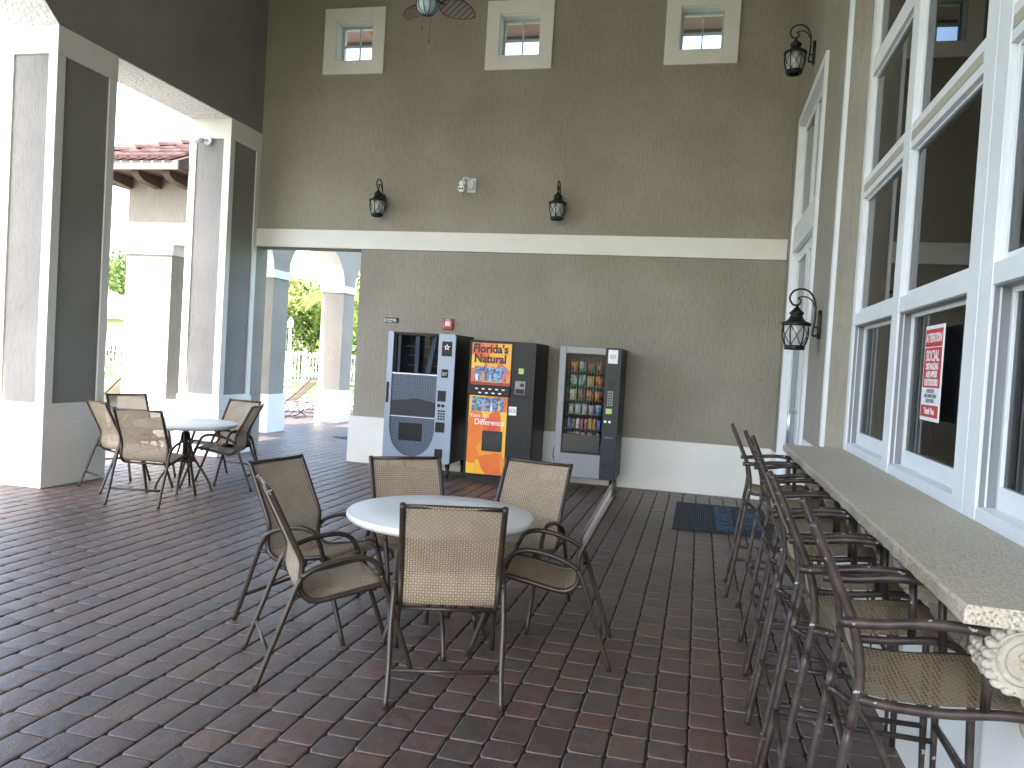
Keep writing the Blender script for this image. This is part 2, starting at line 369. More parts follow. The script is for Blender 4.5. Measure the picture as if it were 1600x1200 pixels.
for (a, b_, c, d_) in HOLES:
    cx = (a+b_)/2; wn = MB()
    for q in ((cx-.465, a+.003, 5.555, 6.49), (b_-.003, cx+.465, 5.555, 6.49), (a+.003, b_-.003, 5.555, c+.003), (a+.003, b_-.003, d_-.003, 6.49)):
        wn.box(q[0], q[1], YB-.035, YB+.001, q[2], q[3])
    wo = wn.build('window', white, hall, bevel=.003)
    rv = MB(); t = .012
    rv.box(a, a+t, YB+.001, YB+.3, c, d_); rv.box(b_-t, b_, YB+.001, YB+.3, c, d_); rv.box(a+t, b_-t, YB+.001, YB+.3, c, c+t); rv.box(a+t, b_-t, YB+.001, YB+.3, d_-t, d_); rv.build('reveal', white, wo)
    fr = MB(); y0, y1 = YB+.17, YB+.21; a2, b2, c2, d2 = a+t, b_-t, c+t, d_-t; k = .028
    fr.box(a2, a2+k, y0, y1, c2, d2); fr.box(b2-k, b2, y0, y1, c2, d2); fr.box(a2+k, b2-k, y0, y1, c2, c2+k*1.3); fr.box(a2+k, b2-k, y0, y1, d2-k, d2)
    fr.box(a2+k, b2-k, y0+.004, y1-.004, (c2+d2)/2-.02, (c2+d2)/2+.012); fr.box(cx-.009, cx+.009, y0+.01, y1-.006, c2+k, d2-k); fr.build('frame', muntm, wo)
    g = MB(); g.box(a2+k, b2-k, YB+.188, YB+.192, c2+k, d2-k); g.build('pane', MT['thin'], wo)
# columns
def column(x0, x1, y0, y1, faces, parent, top=4.435, cap=4.72, base=.84, low=.68, sc=.11, panel=True, name='column'):
    core = MB(); core.box(x0+.02, x1-.02, y0+.02, y1-.02, 0, cap)
    o = core.build(name, stuccog, parent)
    t = MB(); e = .0
    if panel:
        for (xa, xb) in ((x0, x0+sc), (x1-sc, x1)):
            for (ya, yb) in ((y0, y0+sc), (y1-sc, y1)): t.box(xa, xb, ya, yb, base+.0285, top-.0005)
        t.box(x0-.001, x1+.001, y0-.001, y1+.001, base+.0045, base+.028)
    t.box(x0-.004, x1+.004, y0-.004, y1+.004, top, cap-.002)
    t.build('trim', white, o, bevel=.004)
    p = MB(); p.box(x0-.03, x1+.03, y0-.03, y1+.03, 0, low); p.box(x0-.018, x1+.018, y0-.018, y1+.018, low, base+.004); p.build('plinth', white, o, bevel=.006)
    return o
for (y0, y1) in ((6.76, 7.60), (1.42, 2.26), (-1.6, -.77), (-4.6, -3.8)): column(XO, XL, y0, y1, None, hall)
column(XO, XL, 9.79, 10.568, None, hall)
# arcade wall above the columns, with one wide arch
aw = MB(); sf = MB()
def strip(y0, y1, z0, z1, X0=XO, X1=XL): aw.box(X0+.003, X1-.003, y0, y1, z0, z1)
SP = 4.72
aw.box(XO+.001, XL-.001, 6.76, YB, SP, 7.5)
aw.box(XO+.001, XL-.001, -6, 2.26, SP, 7.5)
def arch(mbw, mbs, y0, y1, zs, rise, ztop, x0, x1, seg=16, circ=False):
    c = (y0+y1)/2; h = (y1-y0)/2; pts = []
    Rr = (h*h+rise*rise)/(2*rise)
    for i in range(seg+1):
        if circ: y = y0+(y1-y0)*i/seg; z = zs-(Rr-rise)+math.sqrt(max(Rr*Rr-(y-c)**2, 0))
        else: a = math.pi*(1-i/seg); y = c+h*math.cos(a); z = zs+rise*math.sin(a)
        pts.append((y, z))
    for (ya, za), (yb, zb) in zip(pts[:-1], pts[1:]):
        b = len(mbw.v)
        mbw.v += [(x0,ya,za+.012),(x0,yb,zb+.012),(x0,yb,ztop),(x0,ya,ztop),(x1,ya,za+.012),(x1,yb,zb+.012),(x1,yb,ztop),(x1,ya,ztop)]
        for q in ((0,3,2,1),(4,5,6,7),(3,7,6,2)): mbw.face([b+i for i in q])
        b = len(mbs.v)
        mbs.v += [(x0,ya,za),(x0,yb,zb),(x1,yb,zb),(x1,ya,za),(x0,ya,za+.012),(x0,yb,zb+.012),(x1,yb,zb+.012),(x1,ya,za+.012)]
        for q in ((0,1,2,3),(0,4,5,1),(3,2,6,7)): mbs.face([b+i for i in q])
arch(aw, sf, 2.26, 6.76, SP, .84, 7.5, XO+.001, XL-.001, 28, True)
aw.build('arcade_wall', stuccog, hall)
sf.build('arch_soffit', soffit, hall)
for (y0, y1) in ((7.6, 9.79), (-.77, 1.42), (-3.8, -1.6)): sf = MB(); sf.box(XO+.02, XL-.004, y0+.004, y1-.004, SP-.012, SP-.001); sf.build('lintel_soffit', soffit, hall)
# right wall (glass wall and entrance door cut into it)
WY0, WY1, WZ1 = -.6, 6.50, 6.9      # glazed opening
DY0, DY1, DZ = 7.80, 9.90, 4.62
mb = MB()
for a, b_, c, d_ in wall_cells([-6, WY0, WY1, DY0+.09, DY1-.09, YB+.3], [0, 1.03, DZ-.09, WZ1, 7.5], [(WY0, WY1, 1.03, WZ1), (DY0+.09, DY1-.09, 0, DZ-.09)]): mb.box(XR, XR+.33, a, b_, c, d_)
mb.build('right_wall', stucco, hall)
mb = MB(); mb.box(XR-.028, XR+.001, WY1-.001, WY1+.085, 1.071, WZ1+.08); mb.box(XR-.028, XR+.001, WY0, WY1-.001, WZ1, WZ1+.08); mb.build('window_casing', winw, hall, bevel=.004)
mb = MB(); mb.box(XR-.03, XR+.001, -6, 7.78, 0, .665); mb.box(XR-.03, XR+.001, 9.92, YB-.031, 0, .665); mb.box(XR-.012, XR+.001, 1.0, 7.78, .665, 1.03); mb.build('skirting_panel', white, hall, bevel=.004)
# ceiling, rear wall and roof
mb = MB(); mb.box(-7.4, 1.6, -6.2, YB+.3, 7.5, 7.7); mb.build('ceiling', ceilm, hall)
mb = MB()
for a, b_, c, d_ in wall_cells([-7.17, -6.9, 1.3, 1.6], [0, 6.9, 7.5], [(-6.9, 1.3, -1, 6.9)]): mb.box(a, b_, -6.2, -6, c, d_)  # unseen wall, its opening widened to let more light into the hall
mb.build('rear_wall', stucco, hall)
mb = MB(); Mz = Matrix.Translation((0, YB+.3, 6.98)) @ Matrix.Rotation(R(-20), 4, 'X'); mb.box(-7.3, 1.8, 0, 1.15, 0, .05, Mz); mb.build('eave_soffit', bouncepink, hall)
mb = MB(); mb.box(-7.3, 1.8, 1.151, 1.19, -.06, .10, Mz); mb.build('fascia', eavew, hall)
for x in (-5.42, -4.2, -2.95, -1.7, -.33, .9):
    rf = MB(); rf.box(x-.06, x+.06, 0, .95, -.13, -.001, Mz); rf.build('rafter_tail', bouncepink, hall)
# --- glass wall grid
F0 = 1.10
fr = MB()
YM = [(6.40, 6.499), (5.03, 5.19), (3.50, 3.80), (2.05, 2.21), (.72, .88), (-.599, -.50)]
ZM = [(1.031, 1.115), (2.01, 2.10), (2.96, 3.11), (3.87, 4.0), (4.78, 4.92), (5.75, 5.88), (6.80, 6.899)]
for i, (a, b_) in enumerate(YM):
    if b_-a > .25:
        m_ = (a+b_)/2; fr.box(F0, F0+.11, a, m_-.003, 1.031, 6.899); fr.box(F0, F0+.11, m_+.003, b_, 1.031, 6.899); fr.box(F0+.008, F0+.1, m_-.003, m_+.003, 1.031, 6.899)
    else: fr.box(F0, F0+.11, a, b_, 1.031, 6.899)
for (c, d_) in ZM:
    for (a, b_), (a2, b2) in zip(YM[1:], YM[:-1]): fr.box(F0+.003, F0+.108, b_, a2, c, d_)
fr.build('window_grid_frame', winw, hall, bevel=.003)
fr = MB(); [fr.box(F0-.001, F0+.003, yb+.01, ya-.01, 3.005, 3.055) for (yb, ya) in ((5.2, 6.39), (3.81, 5.02), (2.22, 3.49))]; fr.build('rail_infill', mat('beige_sealant', (.40, .37, .31), .8), hall)
gl = MB()
for k, ((ya, yb), (ya2, yb2)) in enumerate(zip(YM[1:], YM[:-1])):
    a, b_ = yb, ya2
    for j in range(len(ZM)-1):
        c, d_ = ZM[j][1], ZM[j+1][0]
        low = j == 0; x0 = F0+.072 if low else F0+.03; k2 = .035 if low else .018; bt = .10 if low else .03
        s_ = MB(); s_.box(x0, x0+.035, a+.001, a+k2, c+.001, d_-.001); s_.box(x0, x0+.035, b_-k2, b_-.001, c+.001, d_-.001)
        s_.box(x0, x0+.035, a+k2, b_-k2, c+.001, c+bt); s_.box(x0, x0+.035, a+k2, b_-k2, d_-k2*.8, d_-.001)
        wo = s_.build('window', winw, hall, bevel=.002)
        g = MB(); g.box(x0+.014, x0+.019, a+k2, b_-k2, c+bt, d_-k2*.8); g.build('pane', clear, wo)
        if low:
            tr = MB(); tr.box(F0+.012, x0-.001, b_-.007, b_-.0005, c+.001, d_-.001); tr.box(F0+.012, x0-.001, a+.001, b_-.008, d_-.007, d_-.0005); tr.build('sliding_track', greyal, wo)
            tr = MB(); tr.box(F0+.004, x0-.002, a+.002, b_-.008, c+.0005, c+.010); tr.box(F0+.03, F0+.036, b_-.016, b_-.008, c+.011, d_-.008); tr.build('sill_track', winw, wo)
            tr = MB(); tr.box(x0+.037, x0+.06, b_-.12, b_-.02, c+.001, d_-.001); tr.build('inner_stile', greyal, wo)
# dark room behind the glass
rm = MB()
rm.box(1.30, 6, -1.5, YB, -.01, .0); rm.box(1.30, 6, -1.5, YB, 7.0, 7.02); rm.box(6, 6.05, -1.5, YB, 0, 7); rm.box(1.30, 6, -1.55, -1.5, 0, 7); rm.box(1.3, 6, YB, YB+.05, 0, 7)
rm.build('interior_room', interior, hall)
rm = MB(); rm.box(1.30, 1.62, WY0, WY1+.2, .98, 1.03); rm.build('interior_ledge', interior_l, hall)
# --- entrance door with tall transom
dr = MB(); t = .10
dr.box(XR-.03, XR+.14, DY0, DY0+t, 0, DZ); dr.box(XR-.03, XR+.14, DY1-t, DY1, 0, DZ); dr.box(XR-.03, XR+.14, DY0+t, DY1-t, DZ-t, DZ)
dr.box(XR-.01, XR+.14, DY0+t, DY1-t, 3.05, 3.34)
do = dr.build('entrance_door', winw, hall, bevel=.003)
lf = MB(); ym = (DY0+DY1)/2
for a, b_ in ((DY0+t+.002, ym-.003), (ym+.003, DY1-t-.002)):
    lf.box(XR+.05, XR+.09, a, a+.11, .01, 3.04); lf.box(XR+.05, XR+.09, b_-.11, b_, .01, 3.04); lf.box(XR+.05, XR+.09, a+.11, b_-.11, .01, .26); lf.box(XR+.05, XR+.09, a+.11, b_-.11, 2.93, 3.04)
lf.build('door_leaf', winw, do, bevel=.003)
lf = MB()
for a, b_ in ((DY0+t+.002, ym-.003), (ym+.003, DY1-t-.002)): lf.box(XR+.066, XR+.071, a+.11, b_-.11, .26, 2.93)
lf.build('door_glass', clear, do)
lf = MB()
for a, b_ in ((DY0+t+.002, ym-.02), (ym+.02, DY1-t-.002)):
    lf.box(XR+.04, XR+.08, a, a+.07, 3.342, DZ-t-.002); lf.box(XR+.04, XR+.08, b_-.07, b_, 3.342, DZ-t-.002); lf.box(XR+.04, XR+.08, a+.07, b_-.07, 3.342, 3.41); lf.box(XR+.04, XR+.08, a+.07, b_-.07, DZ-t-.07, DZ-t-.002)
lf.build('transom_frame', winw, do, bevel=.003)
lf = MB(); lf.box(XR+.058, XR+.063, DY0+t+.07, DY1-t-.07, 3.41, DZ-t-.07); lf.build('transom_glass', clear, do)
for yy in (ym-.07, ym+.07):
    hd = MB(); hd.tube([(XR+.05, yy, .88), (XR-.02, yy, .88), (XR-.02, yy, 1.22), (XR+.05, yy, 1.22)], .011, 8, 0); hd.build('door_handle', mat('brushed_steel', (.6, .62, .64), .3, .9) if 'brushed_steel' not in MT else MT['brushed_steel'], do)

# ------------------------------------------------------------ poolside walkway wing beyond the back wall
wing = empty('poolside_wing', (0,0,0), 0, 'low arcaded wing with arches and clay tile roof beside the pool deck', 'building')
WX1, WX0 = -7.68, -8.2
AY = [13.06, 15.98, 18.90]
def wcol(x0, x1, y0, y1):
    c = MB(); c.box(x0, x1, y0, y1, 0, 3.0); o = c.build('column', stucco, wing)
    t = MB(); t.box(x0-.03, x1+.03, y0-.03, y1+.03, 2.85, 2.999); t.build('capital', white, o, bevel=.004)
    t = MB(); t.box(x0-.03, x1+.03, y0-.03, y1+.03, 0, .71); t.build('plinth', white, o, bevel=.004)
for y in AY: wcol(WX0, WX1, y, y+.55)
wcol(-8.46, WX1, 10.2, 10.55)
ww = MB()
edges = [10.56] + [v for y in AY for v in (y, y+.55)] + [21.8]
for i in range(0, len(edges), 2):
    a, b_ = edges[i], edges[i+1]; ws = MB(); arch(ww, ws, a, b_, 3.0, .8, 4.0, WX0, WX1); ws.build('arch_soffit', white, wing)
for y in AY: ww.box(WX0, WX1, y, y+.55, 3.001, 4.0)
ww.box(-8.46, XO-.001, 10.2, 10.56, 3.32, 4.0)
ww.build('arcade_wall', stucco, wing)
b = MB(); b.box(-8.475, XO-.002, 10.185, 10.559, 3.001, 3.32); b.build('lintel_band', white, wing, bevel=.004)
b = MB(); b.box(WX0, -3.0, YB+.301, 11.5, 4.0, 4.05); b.build('ceiling', ceilm, wing)  # unseen ceiling, cut short so open sky lights the arcade columns
b = MB(); b.box(WX0-.04, WX1+.04, 11.55, 21.8, 4.001, 4.09); b.build('coping', white, wing, bevel=.006)  # unseen cap added where the roof is left off for light
# hipped tile roof: west slope and south hip built of barrel tile rows
E0, EX, EY = 3.98, -9.1, 9.58
rf = MB(); rf.box(EX, XO-.01, EY, EY+.03, E0-.02, E0+.10); rf.box(EX, EX+.03, EY+.03, 11.5, E0-.02, E0+.10); rf.build('fascia', eavew, wing)
rf = MB(); rf.box(EX+.03, XO-.01, EY+.03, 10.199, E0-.005, E0+.02); rf.box(EX+.03, WX0-.001, 10.6, 11.5, E0-.005, E0+.02); rf.build('eave_soffit', darkwood, wing)
for x in (-8.95, -8.45, -7.95, -7.45):
    r_ = MB(); r_.prism([(EY+.10, E0-.006), (10.18, E0-.006), (10.18, E0-.17), (EY+.22, E0-.13), (EY+.10, E0-.07)], x-.06, x+.06, 'X'); r_.build('rafter_tail', darkwood, wing)
tl = math.tan(R(23)); rt_ = MB()
def half_tile(p, q, r, up_):   # barrel tile run from p to q
    p, q = Vector(p), Vector(q); dd = (q-p); L = dd.length; dd.normalize(); side = dd.cross(Vector(up_)).normalized(); uu = side.cross(dd).normalized()
    n = max(1, int(L/.33)); b0 = len(rt_.v)
    for i in range(n):
        for e, rr in ((i*L/n, r), ((i+1)*L/n+.03, r*.82)):
            for k in range(7):
                a = math.pi*k/6; rt_.v.append(tuple(p+dd*e+side*(math.cos(a)*rr)+uu*(math.sin(a)*rr*.8+(.02 if rr == r else 0))))
        b = b0+i*14
        for k in range(6): rt_.face([b+k, b+k+1, b+8+k, b+7+k], True)
        rt_.face([b+k for k in range(7)])
x = EX+.05
while x < XO-.02:
    run = min(x-EX, 2.4); half_tile((x, EY-.04, E0+.10), (x, EY+max(run, .1), E0+.10+max(run, .1)*tl), .075, (0, 0, 1)); x += .17
y = EY+.1
while y < 11.4:
    run = min(y-EY, 1.9); half_tile((EX-.04, y, E0+.10), (EX+max(run, .1), y, E0+.10+max(run, .1)*tl), .075, (0, 0, 1)); y += .17
half_tile((EX, EY, E0+.14), (EX+1.8, EY+1.8, E0+.14+1.8*tl), .09, (0, 0, 1))
rt_.build('roof_tiles', tile, wing)
rf = MB(); rf.v = [(EX,EY,E0+.10),(XO-.01,EY,E0+.10),(XO-.01,EY+1.9,E0+.10+1.9*tl),(EX+1.9,EY+1.9,E0+.10+1.9*tl),(EX,11.5,E0+.10),(EX+1.9,11.5,E0+.1+1.9*tl),(EX+1.9,EY+1.9,E0+.1+1.9*tl)]
rf.face([0,1,2,3]); rf.face([0,3,6,5,4]); rf.build('roof_deck', tile, wing)
# floor mat in the walkway
fm = MB(); fm.prism([(-6.45, 13.3), (-5.0, 12.55), (-4.4, 13.2), (-5.9, 14.0)], .002, .012, 'Z'); tag(fm.build('floor_mat', rubber), 'dark floor mat lying in the walkway beyond the wall opening', 'mat')

# ------------------------------------------------------------ bar counter with corbels
bar = empty('bar_counter', (0.66, 2.1, 0), 0, 'long travertine bar counter on carved corbels beneath the tall windows', 'counter')
def loc(p): return (p[0]-.66, p[1]-2.1, p[2])
c = MB()
n = 60; ys = [2.12+(6.50-2.12)*i/n for i in range(n+1)]
fx = [.664+random.uniform(-.0035, .0035) for _ in ys]; bx_ = [f+random.uniform(-.003, .003) for f in fx]
for k, (zz, off) in enumerate(((1.024, 0), (1.062, 0), (1.070, .008))):
    for i, y in enumerate(ys): c.v.append(loc(((fx if k else bx_)[i]+off, y+(.006 if (k == 2 and i == 0) else 0), zz)))
for i, y in enumerate(ys): c.v.append(loc((1.099, y, 1.070)))
for i, y in enumerate(ys): c.v.append(loc((1.099, y, 1.024)))
m1 = n+1
for k in range(4):
    for i in range(n): c.face([k*m1+i, (k+1)*m1+i, (k+1)*m1+i+1, k*m1+i+1])
for i in range(n): c.face([4*m1+i, i, i+1, 4*m1+i+1])
c.face([0, 4*m1, 3*m1, 2*m1, m1]); c.face([n, m1+n, 2*m1+n, 3*m1+n, 4*m1+n])
# short return of the slab at the window sill
c.build('countertop', stone, bar)
# corbel: S-scroll with acanthus lumps
def scroll(c0, r0, turns, a0, w):
    n = int(26*turns); pts = []
    for i in range(n+1):
        t = i/n; a = a0+turns*2*math.pi*t; rr = r0*(1-.75*t); pts.append((0, c0[0]+rr*math.cos(a), c0[1]+rr*math.sin(a)))
    return pts
def corbel():
    m = MB()
    # profile in (x,z): big volute at top front, small at bottom back; x measured from the wall (negative = out)
    prof = []
    for i in range(13): a = R(90+ i*14); prof.append((-.155+.085*math.cos(a), -.095+.085*math.sin(a)))
    prof += [(-.185, -.185), (-.12, -.20), (-.10, -.27)]
    for i in range(8): a = R(150+i*30); prof.append((-.055+.05*math.cos(a), -.32+.05*math.sin(a)))
    prof += [(0, -.29), (0, 0)]
    prof = [(-.155, -.0)] + prof[1:]
    m.prism([(p[0], p[1]) for p in prof][::-1], -.075, .075, 'Y')
    for s_ in (-1, 1):
        for (cx_, cz_, r0, a0) in ((-.155, -.098, .075, 1.4), (-.055, -.318, .042, -1.2)):
            pts = []
            for i in range(30):
                t = i/29; a = a0+t*2.3*math.pi; rr = r0*(1-.72*t); pts.append((cx_+rr*math.cos(a), s_*.078, cz_+rr*math.sin(a)))
            m.tube(pts, lambda t: .013*(1-.3*t), 7, 0)
        m.lathe([(.001, -.012), (.016, -.008), (.02, 0), (.016, .008), (.001, .012)], 10, (-.155, s_*.08, -.098))
    for i in range(9):       # leaf ribs wrapping the front of the volute
        for k in range(-2, 3):
            a = R(95+i*19); cx_, cz_ = -.155+.088*math.cos(a), -.097+.088*math.sin(a)
            q_ = random.uniform(.7, 1.35); m.lathe([(.002*q_, -.014), (.013*q_, -.009), (.017*q_, 0), (.013*q_, .009), (.002*q_, .014)], 7, (cx_, k*.030+random.uniform(-.004, .004), cz_))
    return m
cm = corbel()
c0 = cm.build('corbel', cast, bar, loc=loc((.952, 2.21, 1.023))); c0.scale = (.9, .9, .9); c0.modifiers.new('bevel', 'BEVEL').width = .004
for yy in (3.05, 3.89, 4.73, 5.57, 6.36):
    c1 = c0.copy(); COL.objects.link(c1); c1.parent = bar; c1.location = loc((.952, yy, 1.023))

# ------------------------------------------------------------ patio chairs
PA = [(0,0),(.06,.165),(.12,.33),(.168,.465),(.195,.512),(.24,.545),(.33,.578),(.44,.597),(.505,.590),(.55,.562),(.578,.505),(.60,.45),(.66,.285),(.76,0)]
PRAIL = [(.030,.925),(.085,.815),(.14,.70),(.188,.60),(.196,.55),(.190,.47),(.205,.425),(.245,.395),(.30,.392),(.40,.412),(.50,.432),(.575,.447),(.61,.440),(.625,.415)]
def ybox(s): return s-.38
def sling_mesh(path, hw, sag, name, m, parent, nx=8):
    P = catmull([Vector((0, ybox(a), b)) for a, b in path], 4); s_ = MB(); s_.uv = []
    L = 0; n = len(P)
    for i, p in enumerate(P):
        if i: L += (p-P[i-1]).length
        t = (P[min(i+1, n-1)]-P[max(i-1, 0)]).normalized(); nn = Vector((0, -t.z, t.y))
        for k in range(nx+1):
            u = k/nx*2-1; q = p+nn*(-sag*(1-u*u)); s_.v.append((u*hw, q.y, q.z)); s_.uv.append((u*hw, L))
    for i in range(n-1):
        for k in range(nx): s_.face([i*(nx+1)+k, i*(nx+1)+k+1, (i+1)*(nx+1)+k+1, (i+1)*(nx+1)+k], True)
    return s_.build(name, m, parent)
def make_chair(name, label):
    t = empty(name, (0,0,0), 0, label, 'chair')
    hw = .232
    sling_mesh(PRAIL[:7], hw-.006, .012, 'backrest', sling, t)
    sling_mesh(PRAIL[6:], hw-.006, -.010, 'seat', sling, t)
    for s_ in (-1, 1):
        def X(a, z): return s_*(.262-.012*min(z/.5, 1)+ (.008 if z > .3 else 0))
        pts = [(X(a, b), ybox(a), b) for a, b in PA]
        ss = catmull([Vector(p) for p in pts], 4)
        MB().tube(ss[:17], .0135, 10, 0).build('leg', bronze, t)
        MB().tube(ss[16:41], .0135, 10, 0).build('armrest', bronze, t)
        MB().tube(ss[40:], .0135, 10, 0).build('leg', bronze, t)
        rl = MB(); rl.tube([(s_*hw, ybox(a), b) for a, b in PRAIL], .0145, 10, 4)
        rl.tube([(s_*(hw-.002), ybox(.212), .42), (s_*.262, ybox(.165), .43)], .010, 8, 0)
        rl.tube([(s_*(hw-.002), ybox(.585), .444), (s_*.262, ybox(.598), .455)], .010, 8, 0)
        rl.build('sling_rail', bronze, t)
    MB().tube([(-.225, ybox(.036), .915), (.225, ybox(.036), .915)], .011, 8, 0).build('top_bar', bronze, t)
    MB().tube([(-.225, ybox(.24), .385), (.225, ybox(.24), .385)], .010, 8, 0).build('seat_bar', bronze, t)
    MB().tube([(-.255, ybox(.058), .155), (.255, ybox(.058), .155)], .0105, 8, 0).build('stretcher', bronze, t)
    MB().tube([(-.225, ybox(.56), .425), (.225, ybox(.56), .425)], .010, 8, 0).build('seat_bar', bronze, t)
    return t
def facing(dx, dy): return math.atan2(-dx, dy)
CH = [
 ((-1.15, 3.74), (-.31, .95), 'nearest mesh patio chair seen from behind in front of the near round table', 0),
 ((-1.78, 3.71), (.79, .61), 'mesh patio chair at left front of the near table, seen from its side', 0),
 ((-2.12, 4.26), (.985, -.17), 'mesh patio chair at left rear of the near table with facing woven back', 0),
 ((-1.64, 4.62), (.61, -.79), 'mesh patio chair behind the near table, below the silver vending machine', 0),
 ((-1.09, 4.93), (-.17, -.985), 'pale mesh patio chair behind the near table, below the orange drink machine', 0),
 ((-.77, 4.35), (-.994, -.1), 'mesh patio chair at right of the near table, turned sideways to the camera', 0),
 ((-5.22, 6.80), (-.17, .985), 'mesh patio chair with back to camera at the far table by the column', 1),
 ((-5.90, 7.26), (.45, .89), 'mesh patio chair against the big white column plinth at the far table', 1),
 ((-6.36, 8.0), (.90, -.42), 'mesh patio chair behind the far table, against the arcade opening', 1),
 ((-5.41, 8.24), (-.17, -.985), 'pale mesh patio chair behind the far table before the second column', 1),
 ((-5.13, 7.85), (-.95, -.3), 'mesh patio chair at right side of the far table, seen from the side', 1)]
proto = None
for (x, y), (dx, dy), lab, far in CH:
    o = make_chair('patio_chair', lab) if proto is None else copy_tree(proto, label=lab)
    proto = proto or o; o.location = (x, y, 0); o.rotation_euler = (0, 0, facing(dx, dy))
    o['group'] = 'chairs around the far table' if far else 'chairs around the near table'

def round_table(x, y, lab, src=None):
    if src: return copy_tree(src, (x, y, 0), .4, lab)
    t = empty('round_table', (x, y, 0), .5, lab, 'table', 'round patio tables')
    MB().lathe([(.001, .692), (.46, .692), (.49, .682), (.500, .684), (.514, .694), (.522, .708), (.520, .722), (.512, .730), (.505, .728), (.498, .7325), (.30, .734), (.001, .735)], 72, cap=False).build('table_top', tabw, t)
    p = MB(); p.lathe([(.03, .30), (.03, .688)], 20); p.lathe([(.14, .680), (.14, .690)], 24); p.build('pole', bronze, t)
    for k in range(4):
        a = R(90*k); c_, s_ = math.cos(a), math.sin(a)
        q = [(.03, .62), (.05, .50), (.075, .40), (.11, .32), (.17, .23), (.23, .14), (.27, .06), (.285, .002)]
        l = MB(); l.tube([(r_*c_, r_*s_, z) for r_, z in q], .013, 8, 3); l.lathe([(.018, 0), (.018, .012)], 10, (.285*c_, .285*s_, 0)); l.build('leg', bronze, t)
    for z in (.32,):
        MB().lathe([(.098, z-.012), (.112, z-.012), (.112, z+.012), (.098, z+.012), (.098, z-.012)], 24, cap=False).build('brace_ring', bronze, t)
    return t
T1 = round_table(-1.36, 4.20, 'white round table nearest the camera, ringed by six mesh chairs')
T2 = round_table(-5.34, 7.45, 'white round table further off beside the big column', T1)

# ------------------------------------------------------------ bar stools (face +X, backs to the left)
SB = [(-.175,1.215),(-.145,1.15),(-.10,1.05),(-.06,.96),(-.04,.87),(-.035,.79),(-.05,.68),(-.075,.5),(-.11,.25),(-.15,0)]
def make_stool(label):
    t = empty('bar_stool', (0,0,0), 0, label, 'bar stool', 'bar stools along the counter')
    hw = .215
    def slp(path, hw_, sag, name):
        P = catmull([Vector(( a, 0, b)) for a, b in path], 4); s_ = MB(); s_.uv = []; L = 0; n = len(P); nx = 8
        for i, p in enumerate(P):
            if i: L += (p-P[i-1]).length
            tt = (P[min(i+1, n-1)]-P[max(i-1, 0)]).normalized(); nn = Vector((-tt.z, 0, tt.x))
            for k in range(nx+1):
                u = k/nx*2-1; q = p+nn*(-sag*(1-u*u)); s_.v.append((q.x, u*hw_, q.z)); s_.uv.append((u*hw_, L))
        for i in range(n-1):
            for k in range(nx): s_.face([i*(nx+1)+k, i*(nx+1)+k+1, (i+1)*(nx+1)+k+1, (i+1)*(nx+1)+k], True)
        s_.build(name, slingb, t)
    slp([(-.155,1.18),(-.125,1.11),(-.08,1.01),(-.042,.92),(-.03,.84)], hw-.01, .010, 'backrest')
    slp([(-.035,.775),(.06,.768),(.16,.772),(.26,.785),(.35,.790),(.40,.778),(.43,.745)], hw-.012, .006, 'seat')
    for s_ in (-1, 1):
        y = s_*hw; yo = s_*(hw+.020)
        b_ = catmull([Vector((a, y, z)) for a, z in SB], 4)
        MB().tube(b_[:25], .0135, 10, 0).build('back_post', stoolm, t)
        MB().tube(b_[24:], .0135, 10, 0).build('leg', stoolm, t)
        am = MB(); am.tube([(-.095, yo, .965), (0, yo, .972), (.10, yo, .988), (.20, yo, .992), (.27, yo, .984), (.285, yo, .976)], .014, 10, 4)
        am.tube([(.25, yo, .982), (.255, yo, .87), (.26, s_*(hw+.004), .785)], .0125, 8, 0); am.build('armrest', stoolm, t)
        MB().tube([(-.045, y, .762), (.06, y, .755), (.18, y, .760), (.30, y, .778), (.38, y, .776), (.425, y, .735), (.445, y, .66)], .0135, 10, 4).build('seat_rail', stoolm, t)
        MB().tube([(.445, y, .67), (.452, y, .45), (.462, y, .20), (.47, y, 0)], .0135, 10, 3).build('leg', stoolm, t)
        MB().tube([(-.105, y, .28), (.458, y, .28)], .011, 8, 0).build('stretcher', stoolm, t)
    for (x, z, nm) in ((-.06, .625, 'crossbar'), (-.102, .30, 'crossbar'), (.458, .34, 'footrest'), (-.035, .83, 'crossbar')):
        MB().tube([(x, -hw, z), (x, hw, z)], .012, 8, 0).build(nm, stoolm, t)
    MB().tube([(-.07, .12, .66), (.02, .12, .60), (.10, .12, .47), (.16, .12, .29)], .011, 8, 3).build('brace', stoolm, t)
    return t
names = ['bar stool nearest the camera with chipped paint and wide woven seat', 'second bar stool from the near end of the counter', 'third bar stool from the near end of the counter', 'middle bar stool of the row of seven at the counter',
         'fifth bar stool from the camera, third from the far end', 'sixth bar stool from the camera, next to the farthest one', 'farthest bar stool, beside the entrance door end of the counter']
ST = [(2.44, .505, -3), (2.99, .462, -2), (3.53, .462, 1), (4.13, .475, -2), (4.68, .485, 1), (5.40, .505, 3), (6.03, .43, -1)]
proto = None
for (y, x, a), lab in zip(ST, names):
    o = make_stool(lab) if proto is None else copy_tree(proto, label=lab)
    proto = proto or o; o.location = (x, y, 0); o.rotation_euler = (0, 0, R(a))

